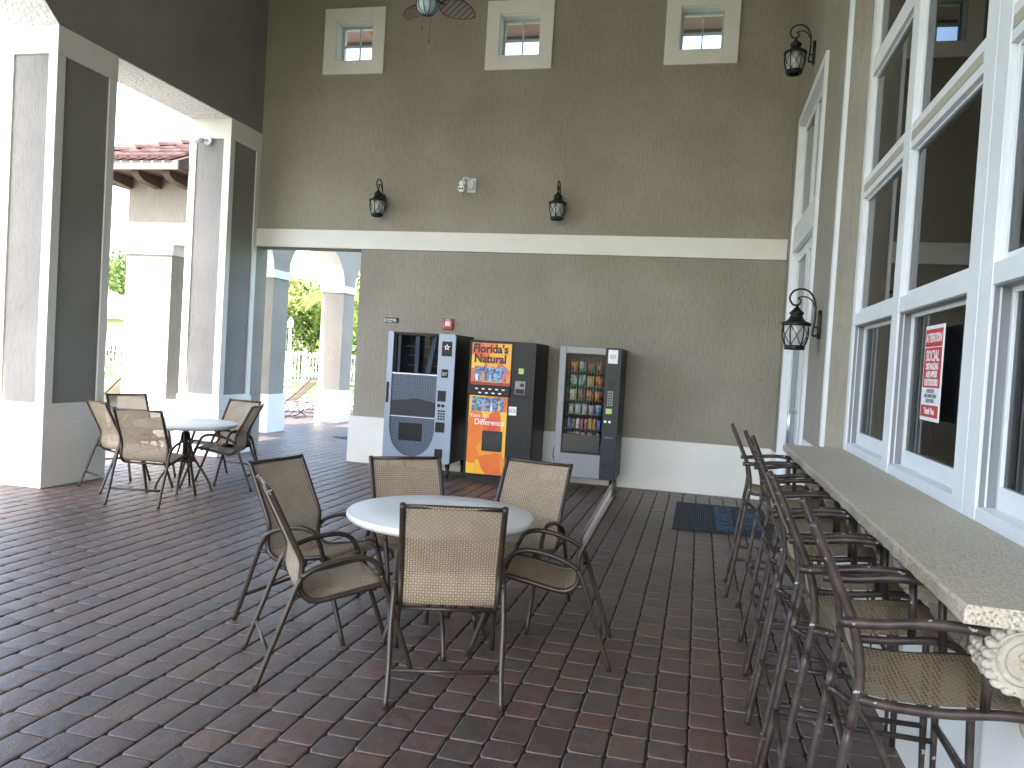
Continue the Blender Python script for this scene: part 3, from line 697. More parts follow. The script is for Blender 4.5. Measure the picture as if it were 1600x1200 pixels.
# ------------------------------------------------------------ wall lanterns
def make_lantern(label):
    t = empty('wall_lantern', (0,0,0), 0, label, 'wall lamp', 'black iron wall lanterns')
    yc = -.20
    p = MB(); p.prism([(-.022, .10), (.022, .10), (.034, .14), (.038, .22), (.034, .30), (.015, .345), (-.015, .345), (-.034, .30), (-.038, .22), (-.034, .14)], -.028, 0, 'Y'); p.build('back_plate', blackm, t, bevel=.004)
    a = MB(); a.tube([(0, -.03, .13), (0, -.062, .13), (0, -.055, .22), (0, -.05, .33), (0, -.06, .42), (0, -.10, .49), (0, -.165, .52), (0, -.235, .50), (0, -.265, .44), (0, -.235, .385), (0, -.19, .385), (0, -.175, .42), (0, -.20, .445)], .0085, 8, 5)
    a.tube([(0, -.055, .37), (0, -.09, .43), (0, -.14, .455), (0, -.19, .45)], .006, 8, 4); a.tube([(0, -.02, .20), (0, -.055, .20)], .008, 8, 0); a.build('scroll_arm', blackm, t)
    cp = MB(); cp.lathe([(.118, .205), (.122, .212), (.122, .228), (.112, .234), (.085, .242), (.062, .262), (.050, .290), (.050, .300), (.062, .306), (.058, .318), (.040, .335), (.018, .360), (.008, .375), (.008, .39)], 24, (0, yc, 0)); cp.build('cap', blackm, t)
    rb = MB()
    for k in range(6):
        a0 = R(60*k+30); rb.tube([((.102)*math.cos(a0), yc+.102*math.sin(a0), .21), (.109*math.cos(a0), yc+.109*math.sin(a0), .15), (.100*math.cos(a0), yc+.100*math.sin(a0), .09), (.078*math.cos(a0), yc+.078*math.sin(a0), .03)], .0055, 6, 3)
        a1 = R(60*k+90)
        for (p_, q_) in ((a0, a1), (a1, a0)):
            m_ = (a0+a1)/2; rb.tube([(.103*math.cos(p_), yc+.103*math.sin(p_), .205), (.104*math.cos(m_), yc+.104*math.sin(m_), .12), (.08*math.cos(q_), yc+.08*math.sin(q_), .035)], .0035, 6, 3)
    rb.build('cage', blackm, t)
    MB().lathe([(.060, 0), (.084, 0), (.086, .018), (.080, .022), (.088, .030), (.086, .038), (.06, .040), (.06, 0)], 24, (0, yc, 0), cap=False).build('base_ring', blackm, t)
    MB().lathe([(.074, .036), (.094, .085), (.1, .14), (.096, .205)], 24, (0, yc, 0), cap=False).build('glass_shade', frost, t)
    MB().lathe([(.004, .10), (.02, .115), (.026, .14), (.02, .165), (.014, .19), (.014, .21)], 12, (0, yc, 0)).build('bulb', tabw, t)
    return t
L0 = make_lantern('black iron lantern on the back wall, left of the small camera')
L0.location = (-4.545, YB, 3.50)
copy_tree(L0, (-1.985, YB, 3.49), 0, 'black iron lantern on the back wall, right of the small camera')
copy_tree(L0, (XR, 7.13, 1.83), R(-90), 'large near iron lantern between the door and the tall windows')
copy_tree(L0, (XR, 8.97, 4.83), R(-90), 'high iron lantern above the entrance door in the right corner')

# ------------------------------------------------------------ small fixtures on the wall
camw = mat('camera_plastic', (.70, .76, .75), .4); lens = mat('black_lens', (.01, .01, .01), .1)
t = empty('security_camera', (-3.26, YB, 3.98), 0, 'white two-lens security camera on the back wall between two lanterns', 'camera')
m_ = MB(); m_.box(-.05, .08, -.02, 0, -.10, .10); m_.box(-.03, .06, -.07, -.02, -.06, .06); m_.build('junction_box', camw, t, bevel=.01)
m_ = MB(); m_.tube([(.0, -.05, .07), (-.06, -.09, .08), (-.07, -.12, .03), (-.07, -.13, -.02)], .024, 10, 4); m_.lathe([(.03, -.03), (.052, -.02), (.055, .01), (.045, .03)], 16, (-.07, -.14, 0)); m_.build('bracket', camw, t)
hd = MB(); hd.tube([(-.065, -.13, -.07), (-.065, -.23, -.09)], .048, 16, 0); hd.build('camera_head', camw, t, bevel=.006)
for dx in (-.019, .019): MB().tube([(-.065+dx, -.225, -.087), (-.065+dx, -.238, -.091)], .011, 10, 0).build('lens', lens, t)
t = empty('bullet_camera', (-6.86, 9.775, 4.40), 0, 'small white bullet camera at the top of the second column', 'camera')
MB().tube([(0, 0, 0), (0, -.03, 0)], .06, 18, 0).build('mount', camw, t); MB().tube([(0, -.03, 0), (-.04, -.07, -.01), (-.06, -.10, -.02)], .018, 8, 3).build('arm', camw, t)
MB().tube([(-.02, -.08, -.01), (-.13, -.17, -.05)], .034, 14, 0).build('camera_head', camw, t)
# fire alarm
redm = mat('red_alarm', (.45, .02, .02), .35); whitep = mat('white_ink', (.85, .85, .85), .5); blackp = mat('black_ink', (.01, .01, .01), .5)
t = empty('fire_alarm', (-3.47, YB, 2.05), 0, 'red fire alarm box on the wall above the silver vending machine', 'alarm')
m_ = MB(); m_.box(-.072, .072, -.05, 0, -.075, .075); m_.build('housing', redm, t, bevel=.008)
m_ = MB(); m_.box(-.035, .045, -.062, -.0505, -.03, .035); m_.build('strobe', mat('strobe_plastic', (.8, .75, .75), .2), t, bevel=.004)
text('lettering', 'FIRE', .035, whitep, t, MY(-.0, -.052, .055)); text('lettering', 'F\nI\nR\nE', .02, whitep, t, MY(-.055, -.052, -.02))
# no smoking plate
plate = mat('dark_plate', (.012, .012, .014), .5, spec=.3)
t = empty('no_smoking_sign', (-4.333, YB, 2.068), 0, 'small dark no smoking sign left above the vending machines', 'sign')
m_ = MB(); m_.box(-.12, .12, -.008, 0, -.035, .035); m_.build('plate', plate, t, bevel=.002)
text('lettering', 'No Smoking\nNo Fumar', .033, whitep, t, MY(-.112, -.009, -.002), align='LEFT', bold=.0006)
m_ = MB()
rg = [(.062+.022*math.cos(R(a)), -.0095, .022*math.sin(R(a))) for a in range(0, 361, 20)]
m_.tube(rg, .003, 6, 0, cap=False); m_.tube([(.047, -.0095, .015), (.077, -.0095, -.015)], .0025, 6, 0); m_.box(.046, .072, -.0105, -.009, -.003, .003); m_.build('symbol', whitep, t)

# ------------------------------------------------------------ vending machines
def pl(m_, x0, x1, z0, z1, y, th=.006): m_.box(x0, x1, y-th, y, z0, z1); return m_
silver = mat('silver_blue_panel', (.27, .32, .40), .35, .3); darkp = mat('machine_black', (.0055, .0065, .008), .4, spec=.3)
mesh_p = mat('perforated_blue_grey', (.09, .11, .16), .45)
def perf():
    b = NB(mesh_p); tc = b.add('ShaderNodeTexCoord'); mp = b.add('ShaderNodeMapping'); mp.inputs['Scale'].default_value = (60, 60, 60); mp.inputs['Rotation'].default_value = (0, R(45), 0)
    b.link(tc.outputs['Object'], mp.inputs[0]); ck = b.add('ShaderNodeTexChecker'); ck.inputs['Scale'].default_value = 1; ck.inputs[1].default_value = (.10, .13, .20, 1); ck.inputs[2].default_value = (.02, .026, .045, 1)
    sp = b.add('ShaderNodeSeparateXYZ'); cb_ = b.add('ShaderNodeCombineXYZ'); b.link(mp.outputs[0], sp.inputs[0]); b.link(sp.outputs[0], cb_.inputs[0]); b.link(sp.outputs[2], cb_.inputs[1]); cb_.inputs[2].default_value = .5
    b.link(cb_.outputs[0], ck.inputs[0]); b.link(ck.outputs[0], prin(mesh_p).inputs['Base Color'])
perf()
greyp = mat('grey_panel', (.20, .205, .215), .4, .2); lcd = mat('lcd_green', (.35, .45, .12), .3)
prin(lcd).inputs['Emission Color'].default_value = (.5, .7, .15, 1); prin(lcd).inputs['Emission Strength'].default_value = .015
smoke = bpy.data.materials.new('smoked_glass'); smoke.use_nodes = True; glassify(smoke, (.84, .86, .88), 1.16); MT['smoke'] = smoke
chrome = mat('bright_trim', (.70, .72, .76), .3, .5)
def cabinet(t, x0, x1, z0, z1, yf, yb, m_, inset=None):
    b = MB()
    if inset:
        a, c, d_, e, dp = inset         # hollow display: x-range, z-range, depth
        b.box(x0, a, yf, yb, z0, z1); b.box(c, x1, yf, yb, z0, z1); b.box(a, c, yf, yb, e, z1); b.box(a, c, yf, yb, z0, d_); b.box(a, c, yf+dp, yb, d_, e)
    else: b.box(x0, x1, yf, yb, z0, z1)
    return b.build('cabinet', m_, t, bevel=0 if inset else .008)
# machine 1: silver, rounded lower front
t = empty('snack_machine', (-3.545, 9.75, 0), 0, 'silver blue vending machine with dark glass front, leftmost by the wall opening', 'vending machine', 'vending machines against the back wall')
X0, X1 = -.475, .455
cabinet(t, X0, X1, .20, 1.885, .04, .80, darkp, (-.37, .215, 1.35, 1.85, .3))
m_ = MB(); m_.prism([(X0, .20), (X1-.05, .20), (X1, .23), (X1, 1.88), (.225, 1.88), (.225, .20+.0), (X0, .20)][:0] or [(.225, .20), (X1-.02, .20), (X1, .22), (X1, 1.86), (X1-.02, 1.885), (.225, 1.885)], 0, .0395, 'Y'); m_.box(X0, X0+.075, .0, .0395, .20, 1.885)
m_.prism([(X0+.075, .20), (.225, .20), (.225, .62)] + [(-.085+.31*math.cos(R(a)), .62-.36*math.sin(R(a))) for a in range(8, 180, 12)] + [(X0+.075, .62)], 0, .0395, 'Y')
m_.build('front_panel', silver, t)
m_ = MB(); m_.prism([(.224, .62)] + [(-.085+.308*math.cos(R(a)), .62-.358*math.sin(R(a))) for a in range(8, 180, 12)] + [(X0+.076, .62), (X0+.076, .775), (.224, .775)], .018, .0385, 'Y'); m_.box(X0+.076, .224, .018, .0385, .785, 1.335); m_.build('mesh_panel', mesh_p, t)
m_ = MB(); m_.box(X0+.075, .2245, .004, .03, .775, .785); m_.box(X0+.075, .2245, .004, .03, 1.335, 1.35); m_.build('trim_strip', chrome, t)
m_ = MB(); m_.box(-.27, .05, .006, .0175, .47, .70); m_.build('delivery_door', darkp, t, bevel=.03)
m_ = MB(); m_.prism([(-.385, .80), (.215, .80), (.215, .985), (.12, 1.0), (-.06, 1.03), (-.2, 1.0), (-.385, .985)], .0, .0175, 'Y'); m_.build('hopper_lid', mat('dark_grey_plastic', (.022, .025, .030), .45, spec=.3), t)
m_ = MB(); m_.box(-.37, .215, .012, .018, 1.352, 1.85); m_.build('display_glass', smoke, t)
m_ = MB(); m_.box(-.34, -.30, .02, .30, 1.36, 1.84); m_.box(-.10, -.045, .02, .30, 1.36, 1.84); m_.prism([(.05, 1.36), (.12, 1.36), (.19, 1.84), (.14, 1.84)], .03, .06, 'Y')
for z in (1.45, 1.58, 1.70): m_.box(-.36, .21, .20, .30, z, z+.012)
m_.build('display_rack', mat('rack_blue_grey', (.06, .075, .10), .5), t)
m_ = MB(); m_.box(.275, .41, -.006, -.0005, 1.60, 1.79); m_.build('poster', plate, t)
def star(m_, cx, cz, r1, r2, y): m_.prism([(cx+(r1 if k % 2 == 0 else r2)*math.sin(R(36*k)), cz+(r1 if k % 2 == 0 else r2)*math.cos(R(36*k))) for k in range(10)], y-.002, y, 'Y')
m_ = MB(); star(m_, .343, 1.715, .045, .02, -.0065); m_.build('star_emblem', whitep, t); m_ = MB(); star(m_, .343, 1.715, .024, .011, -.0086); m_.build('star_centre', redm, t)
for nm, q in (('card_reader', (.285, .375, 1.32, 1.43, .008)), ('coin_panel', (.25, .36, 1.01, 1.15, .008)), ('bill_acceptor', (.245, .36, .61, .74, .02)), ('coin_return', (.25, .355, .27, .39, .008)), ('door_grip', (X0+.01, X0+.045, .95, 1.22, .008))):
    m_ = MB(); m_.box(q[0], q[1], -q[4], -.0005, q[2], q[3]); m_.build(nm, darkp, t, bevel=.002)
m_ = MB()
for kx in range(3):
    for kz in range(4): m_.box(.268+kx*.034, .292+kx*.034, -.006, -.0005, .77+kz*.035, .792+kz*.035)
m_.build('keypad', darkp, t)
m_ = MB()
for cx in (.275, .33): m_.tube([(cx, -.0005, .955), (cx, -.008, .955)], .022, 12, 0)
m_.build('coin_button', darkp, t)
text('lettering', 'Touch\nHere', .028, whitep, t, MY(.33, -.0095, 1.37)); 
for (x, y) in ((-.43, .08), (.41, .08), (-.43, .74), (.41, .74)):
    m_ = MB(); m_.lathe([(.015, 0), (.018, .02), (.035, .2)], 8, (x, y, 0)); m_.build('leg', darkp, t)
# juice artwork material
def art(name, s1, seed, big):
    m = mat(name, (.8, .4, .02), .3); b = NB(m); tc = b.add('ShaderNodeTexCoord'); mp = b.add('ShaderNodeMapping'); mp.inputs['Location'].default_value = (seed, seed*.7, seed*1.3); mp.inputs['Rotation'].default_value = (0, R(28), 0); mp.inputs['Scale'].default_value = (1, .2, .62)
    b.link(tc.outputs['Object'], mp.inputs[0])
    n = b.add('ShaderNodeTexNoise'); n.inputs['Scale'].default_value = s1*1.2; n.inputs['Detail'].default_value = 1; b.link(mp.outputs[0], n.inputs['Vector'])
    mxv = b.add('ShaderNodeVectorMath', operation='MULTIPLY_ADD'); b.link(n.outputs[1], mxv.inputs[0]); mxv.inputs[1].default_value = (.12, .12, .12); b.link(mp.outputs[0], mxv.inputs[2])
    v = b.add('ShaderNodeTexVoronoi'); v.inputs['Scale'].default_value = s1; v.feature = 'F1'; b.link(mxv.outputs[0], v.inputs['Vector'])
    cr = b.add('ShaderNodeValToRGB'); sp = b.add('ShaderNodeSeparateColor'); b.link(v.outputs['Color'], sp.inputs[0]); b.link(sp.outputs[0], cr.inputs[0])
    e = cr.color_ramp.elements; e[0].color = (.62, .035, .012, 1); e[1].color = (.82, .45, .03, 1)
    for q, c in ((.22, (.72, .09, .015)), (.42, (.80, .20, .015)), (.65, (.85, .33, .02)), (.85, (.88, .52, .05))): x = e.new(q); x.color = (*c, 1)
    m2 = b.add('ShaderNodeMix', data_type='RGBA', blend_type='MIX'); d2 = b.add('ShaderNodeMapRange'); d2.inputs[1].default_value = .0; d2.inputs[2].default_value = .5; d2.inputs[3].default_value = .0; d2.inputs[4].default_value = .2
    b.link(v.outputs['Distance'], d2.inputs[0]); b.link(d2.outputs[0], m2.inputs[0]); b.link(cr.outputs[0], m2.inputs[6]); m2.inputs[7].default_value = (.86, .42, .02, 1); b.link(m2.outputs[2], prin(m).inputs['Base Color']); return m
art1 = art('juice_artwork_header', 5.5, 2.3, 0); art2 = art('juice_artwork_body', 4.6, 5.9, 1)
blueart = mat('ice_blue_artwork', (.12, .2, .45), .3); noise_col(blueart, (.05, .07, .20), (.35, .48, .68), 30, 8, lo=.42, hi=.68)
# machine 2: orange juice front
t = empty('drink_machine', (-2.455, 9.75, 0), 0, 'black drink machine with orange juice artwork, middle of the three', 'vending machine', 'vending machines against the back wall')
X0, X1 = -.44, .435
cabinet(t, X0, X1, .10, 1.83, .03, .81, darkp)
m_ = MB(); m_.box(X0+.02, X1-.02, .06, .80, 0, .10); m_.build('base', darkp, t)
m_ = MB(); m_.box(X0, X1, 0, .0295, .10, 1.83); m_.build('door', darkp, t, bevel=.006)
m_ = MB(); pl(m_, X0+.035, .115, 1.265, 1.80, 0); m_.build('header_artwork', art1, t)
m_ = MB(); pl(m_, X0+.035, .10, .12, 1.125, 0); m_.build('front_artwork', art2, t)
m_ = MB(); m_.box(X0+.01, .125, -.010, -.0005, 1.80, 1.815); m_.box(.115, .13, -.010, -.0005, 1.26, 1.80); m_.build('artwork_frame', darkp, t)
m_ = MB(); pl(m_, X0+.035, .115, 1.26, 1.30, -.0062, .003); m_.build('red_stripe', mat('dark_red_ink', (.30, .01, .02), .3), t)
m_ = MB(); pl(m_, X0+.08, .06, 1.31, 1.50, -.0062, .003); pl(m_, X0+.07, .05, .93, 1.11, -.0062, .003); m_.build('ice_artwork', blueart, t)
ca = [(.75, .75, .8), (.75, .25, .06), (.15, .55, .6), (.10, .45, .55), (.75, .12, .05)]
for k, c_ in enumerate(ca):
    m_ = MB(); x = X0+.115+k*.088; m_.box(x-.017, x+.017, -.012, -.0095, 1.315, 1.40+(k % 2)*.015); m_.build('can_picture', mat('can_ink', c_, .3), t, bevel=.003)
for k, c_ in enumerate(((.05, .35, .15), (.45, .40, .10), (.7, .7, .75), (.55, .5, .1))):
    m_ = MB(); x = X0+.13+k*.10; m_.box(x-.013, x+.013, -.012, -.0095, .935, 1.0+.012*(k % 2)); m_.box(x-.006, x+.006, -.012, -.0095, 1.0+.012*(k % 2), 1.045); m_.build('bottle_picture', mat('bottle_ink', c_, .3), t)
m_ = MB(); m_.box(X0+.005, .13, -.03, -.0005, 1.13, 1.26); m_.build('button_ledge', darkp, t, bevel=.01)
m_ = MB()
for k in range(5): m_.box(X0+.11+k*.088, X0+.145+k*.088, -.036, -.0305, 1.205, 1.222)
for k in range(4): m_.box(X0+.155+k*.088, X0+.19+k*.088, -.036, -.0305, 1.155, 1.172)
m_.build('select_button', whitep, t)
text('lettering', "Florida's\nNatural", .15, blackp, t, MY(-.16, -.0072, 1.66), bold=.0055, xs=.92)
text('lettering', 'Taste The', .062, whitep, t, MY(-.26, -.0075, .865), shear=.1); text('lettering', 'Difference', .105, whitep, t, MY(-.125, -.0075, .785), xs=.9, bold=.001)
m_ = MB(); m_.box(-.21, .055, -.016, -.0065, .42, .68); m_.build('delivery_port', mat('port_grey', (.018, .02, .025), .4, spec=.3), t, bevel=.012)
m_ = MB(); m_.box(-.19, .035, -.0175, -.0165, .50, .65); m_.build('port_opening', blackp, t)
m_ = MB(); m_.box(.22, .285, -.008, -.0005, 1.43, 1.50); m_.build('price_display', lcd, t)
m_ = MB(); m_.box(.185, .32, -.012, -.0005, 1.17, 1.34); m_.build('bill_acceptor', greyp, t, bevel=.004); m_ = MB(); m_.box(.195, .31, -.014, -.0125, 1.18, 1.24); m_.box(.25, .30, -.014, -.0125, 1.27, 1.31); m_.build('slot', darkp, t)
m_ = MB(); m_.box(.10+.02, .22, -.0035, -.0005, .90, 1.01); m_.build('notice', whitep, t); text('lettering', 'NOTICE\nCALL FOR\nREFUNDS', .022, blackp, t, MY(.17, -.0045, .957))
m_ = MB(); m_.box(.19, .30, -.003, -.0005, .50, .62); m_.build('coin_return', plate, t, bevel=.004)
# machine 3: glass front snack machine
t = empty('glass_front_machine', (-1.345, 9.88, 0), 0, 'grey glass-front snack machine with shelves of bags, rightmost of three', 'vending machine', 'vending machines against the back wall')
X0, X1 = -.40, .385
cabinet(t, X0, X1, .17, 1.82, .05, .68, darkp, (X0+.085, .19, .60, 1.72, .42))
m_ = MB(); m_.box(X0, X0+.085, 0, .0495, .17, 1.82); m_.box(X0+.085, .185, 0, .0495, 1.73, 1.82); m_.box(X0+.0, .19, .002, .0495, .171, .47); m_.build('door_frame', greyp, t, bevel=.006)
m_ = MB(); m_.box(.19, X1, -.004, .0495, .17, 1.825); m_.build('control_column', mat('slate_panel', (.014, .018, .022), .4, spec=.3), t, bevel=.006)
m_ = MB(); m_.box(X0+.085, .19, .004, .0495, .47, .60); m_.build('lower_bezel', plate, t)
m_ = MB(); m_.box(X0+.10, .17, -.006, .004, .49, .72); m_.build('delivery_flap', mat('flap_black', (.006, .006, .008), .3), t, bevel=.02)
m_ = MB(); m_.box(X0+.087, .188, .02, .026, .60, 1.727); m_.build('display_glass', smoke, t)
sh = MB()
for z in (.78, .96, 1.14, 1.32, 1.50): sh.box(X0+.09, .185, .08, .46, z-.014, z)
sh.build('shelf', plate, t)
bagc = [(.55, .05, .04), (.75, .72, .68), (.72, .30, .04), (.10, .16, .50), (.70, .50, .06), (.35, .04, .05), (.12, .28, .50), (.55, .42, .25), (.10, .30, .12), (.65, .65, .70)]
bm_ = [mat('snack_wrapper', c_, .25) for c_ in bagc]
for m, c_ in zip(bm_, bagc):
    d_ = bagc[(bagc.index(c_)+3) % len(bagc)]; noise_col(m, tuple(v*.85 for v in c_), tuple(v*.85 for v in d_), 28, 3, lo=.50, hi=.56, stretch=(1, 1, .6)); bump(m, 60, .6, .004)
def bag(x, z, w_, h_, m, kind):
    b = MB(); n = 6
    if kind == 'bag':
        for i in range(n+1):
            for k in range(n+1):
                u, v = k/n*2-1, i/n; th = .028*(1-u*u)*math.sin(math.pi*min(max(v, .04), .96)); b.v.append((x+u*w_/2*(1-.04*math.sin(v*6)), .10-th, z+v*h_))
        for i in range(n):
            for k in range(n): b.face([i*(n+1)+k, i*(n+1)+k+1, (i+1)*(n+1)+k+1, (i+1)*(n+1)+k], True)
        return b.build('snack_bag', m, t, solid=.004)
    b.box(x-w_/2, x+w_/2, .09, .14, z, z+h_); return b.build('snack_bar', m, t, bevel=.006)
for z, h_, ks in ((1.50, .15, 4), (1.32, .155, 4), (1.14, .14, 4), (.96, .145, 5), (.78, .14, 8), (.61, .13, 5)):
    for k in range(ks):
        x = X0+.13+(k+.5)*(.43/ks); w_ = .43/ks*.82
        bag(x, z+.001, w_, h_*random.uniform(.85, 1), random.choice(bm_), 'bar' if ks == 8 else 'bag')
sp = MB()
for x in [X0+.12+i*.036 for i in range(12)]:
    sp.tube([(x, .05, .66), (x+.002, .048, 1.2), (x, .05, 1.70)], .0012, 5, 0)
sp.build('spiral_wires', chrome, t)
m_ = MB(); m_.box(.215, .335, -.008, -.0045, 1.63, 1.80); m_.build('notice', whitep, t); text('lettering', 'Card Reader\nInstructions\nSelect Item\nThen Pay', .017, blackp, t, MY(.275, -.0087, 1.715))
m_ = MB(); m_.box(.225, .315, -.0075, -.0045, 1.17, 1.42); m_.build('keypad', darkp, t, bevel=.003)
m_ = MB()
for kx in range(3):
    for kz in range(6): m_.box(.235+kx*.026, .252+kx*.026, -.0095, -.0078, 1.10+kz*.033, 1.122+kz*.033)
m_.build('key', greyp, t)
m_ = MB(); m_.box(.225, .30, -.008, -.0045, 1.0, 1.065); m_.build('price_display', lcd, t)
m_ = MB(); [m_.tube([(x, -.0045, .90), (x, -.012, .90)], .017, 12, 0) for x in (.225, .28)]; m_.build('coin_button', whitep, t)
text('lettering', 'SNACKS', .03, greyp, t, MY(.275, -.0055, .70)); m_ = MB(); m_.tube([(.26, -.0035, .36), (.26, -.009, .36)], .028, 14, 0); m_.build('coin_return', darkp, t)
for (x, y) in ((X0+.06, .12), (X1-.06, .12), (X0+.06, .62), (X1-.06, .62)): MB().lathe([(.02, 0), (.02, .172)], 8, (x, y, 0)).build('leg', darkp, t)
# power cord
cd = MB(); cd.tube([(-1.80, 10.45, .62), (-1.83, 10.30, .40), (-1.78, 10.25, .2), (-1.86, 10.2, .03), (-1.95, 10.28, .012), (-2.0, 10.3, .012)], .007, 6, 5)
tag(cd.build('power_cord', rubber), 'black power cord hanging down between the drink and snack machines', 'cord')

# ------------------------------------------------------------ entrance mat
matb = mat('ribbed_mat', (.02, .026, .032), .85); b = NB(matb); tc = b.add('ShaderNodeTexCoord'); wv = b.add('ShaderNodeTexWave'); wv.inputs['Scale'].default_value = 14; b.link(tc.outputs['Object'], wv.inputs['Vector']); bu = b.add('ShaderNodeBump'); bu.inputs['Distance'].default_value = .006; b.link(wv.outputs[0], bu.inputs['Height']); b.link(bu.outputs[0], prin(matb).inputs['Normal'])
mblue = mat('mat_blue_ink', (.055, .12, .21), .9)
t = empty('door_mat', (.32, 8.92, 0), 0, 'black ribbed door mat with blue lettering before the entrance door', 'mat')
m_ = MB(); m_.box(-.50, .50, -.85, .82, .002, .012); m_.build('mat_base', matb, t, bevel=.004)
RZ = lambda x, y: Matrix.Translation((x, y, .0125)) @ Matrix.Rotation(R(-90), 4, 'Z')
text('lettering', 'CLUBHOUSE', .26, mblue, t, RZ(.02, 0), .0008, bold=.003); text('lettering', 'WELCOME', .20, mblue, t, RZ(.30, -.05), .0008, bold=.003)

# ------------------------------------------------------------ distancing sticker on the glass
stk = mat('sticker_white', (.78, .78, .80), .4); stkr = mat('sticker_red', (.50, .03, .04), .4); stkb = mat('sticker_grey', (.16, .20, .25), .5)
t = empty('window_notice', (1.144, 4.405, 1.66), 0, 'red and white distancing notice stuck on the tall window pane', 'sign')
m_ = MB(); m_.box(-.002, .004, -.165, .165, -.245, .245); m_.build('sheet', stk, t, bevel=.003)
m_ = MB(); m_.box(-.0032, -.0021, -.15, .15, .135, .225); m_.box(-.0032, -.0021, -.15, .15, -.075, .13); m_.box(-.0032, -.0021, -.15, .15, -.225, -.165); m_.build('red_field', stkr, t)
def tx(s, size, z, m, xs, bold=.002): text('lettering', s, size, m, t, MX(-.0035, 0, z), .0003, xs=xs, bold=bold)
tx('ATTENTION', .062, .178, stk, .80); tx('SOCIAL', .078, .085, stk, .88); tx('DISTANCING', .046, .032, stk, .80); tx('ALSO APPLIES', .042, -.008, stk, .76); tx('OUTDOORS', .048, -.050, stk, .88)
tx('PLEASE STAY', .026, -.093, stkb, .9, .0008); tx('6 FEET APART FROM', .026, -.118, stkb, .9, .0008); tx('EACH OTHER', .026, -.143, stkb, .9, .0008); tx('Thank You', .046, -.196, stk, .9, .0015)

# ------------------------------------------------------------ ceiling fan
t = empty('ceiling_fan', (-2.95, 7.7, 5.14), R(56), 'ceiling fan with leaf-shaped rattan blades and glass globe high above', 'ceiling fan')
fanm = mat('fan_bronze', (.05, .045, .04), .35, .5); cane = mat('cane_blade', (.30, .27, .21), .7); globe = mat('globe_glass', (.45, .60, .66), .15)
b = NB(cane); tc = b.add('ShaderNodeTexCoord'); wv = b.add('ShaderNodeTexWave'); wv.inputs['Scale'].default_value = 5; wv.bands_direction = 'X'; b.link(tc.outputs['Object'], wv.inputs['Vector']); cr = b.add('ShaderNodeValToRGB'); cr.color_ramp.elements[0].color = (.10, .09, .07, 1); cr.color_ramp.elements[0].position = .05; cr.color_ramp.elements[1].color = (.34, .31, .25, 1); cr.color_ramp.elements[1].position = .2; b.link(wv.outputs[0], cr.inputs[0]); b.link(cr.outputs[0], prin(cane).inputs['Base Color'])
MB().tube([(0, 0, .25), (0, 0, 2.36)], .014, 10, 0).build('downrod', fanm, t); MB().lathe([(.06, .10), (.13, .12), (.15, .17), (.13, .24), (.05, .28)], 24).build('motor', fanm, t)
MB().lathe([(.005, -.075), (.05, -.065), (.09, -.03), (.105, .02), (.10, .07), (.08, .10)], 24).build('globe', globe, t)
cg = MB()
for k in range(10):
    a = R(36*k); cg.tube([(r_*math.cos(a), r_*math.sin(a), z) for r_, z in ((.01, -.082), (.053, -.071), (.094, -.033), (.11, .02), (.105, .07))], .004, 5, 2)
cg.build('globe_cage', fanm, t)
for k in range(5):
    a = R(72*k); n = 16; L0_, Wd = .46, .135
    Mx = Matrix.Rotation(a, 4, 'Z') @ Matrix.Translation((.17, 0, .11)) @ Matrix.Rotation(R(-18), 4, 'X')
    b_ = MB(); rim = []
    for i in range(n+1):
        u = i/n; wv_ = Wd*math.sin(math.pi*u**.8)**.7 if 0 < u < 1 else 0
        for s_ in (-1, 1): b_.v.append((u*L0_, s_*wv_, 0))
    for i in range(n): b_.face([2*i, 2*i+1, 2*i+3, 2*i+2])
    o = b_.build('blade', cane, t, solid=.006); o.matrix_local = Mx
    rm_ = MB(); rp = [b_.v[2*i] for i in range(n+1)] + [b_.v[2*i+1] for i in range(n, -1, -1)]; rm_.tube(rp, .006, 6, 0); rm_.tube([(-.1, 0, 0), (.05, 0, 0)], .012, 6, 0); q = rm_.build('blade_rim', fanm, o)
for (x, y, l_) in ((-.06, -.02, .17), (.05, .0, .26)): 
    m_ = MB(); m_.tube([(x, y, -.05), (x, y, -.05-l_)], .002, 5, 0); m_.lathe([(.002, 0), (.006, .01), (.004, .04)], 8, (x, y, -.09-l_)); m_.build('pull_chain', fanm, t)

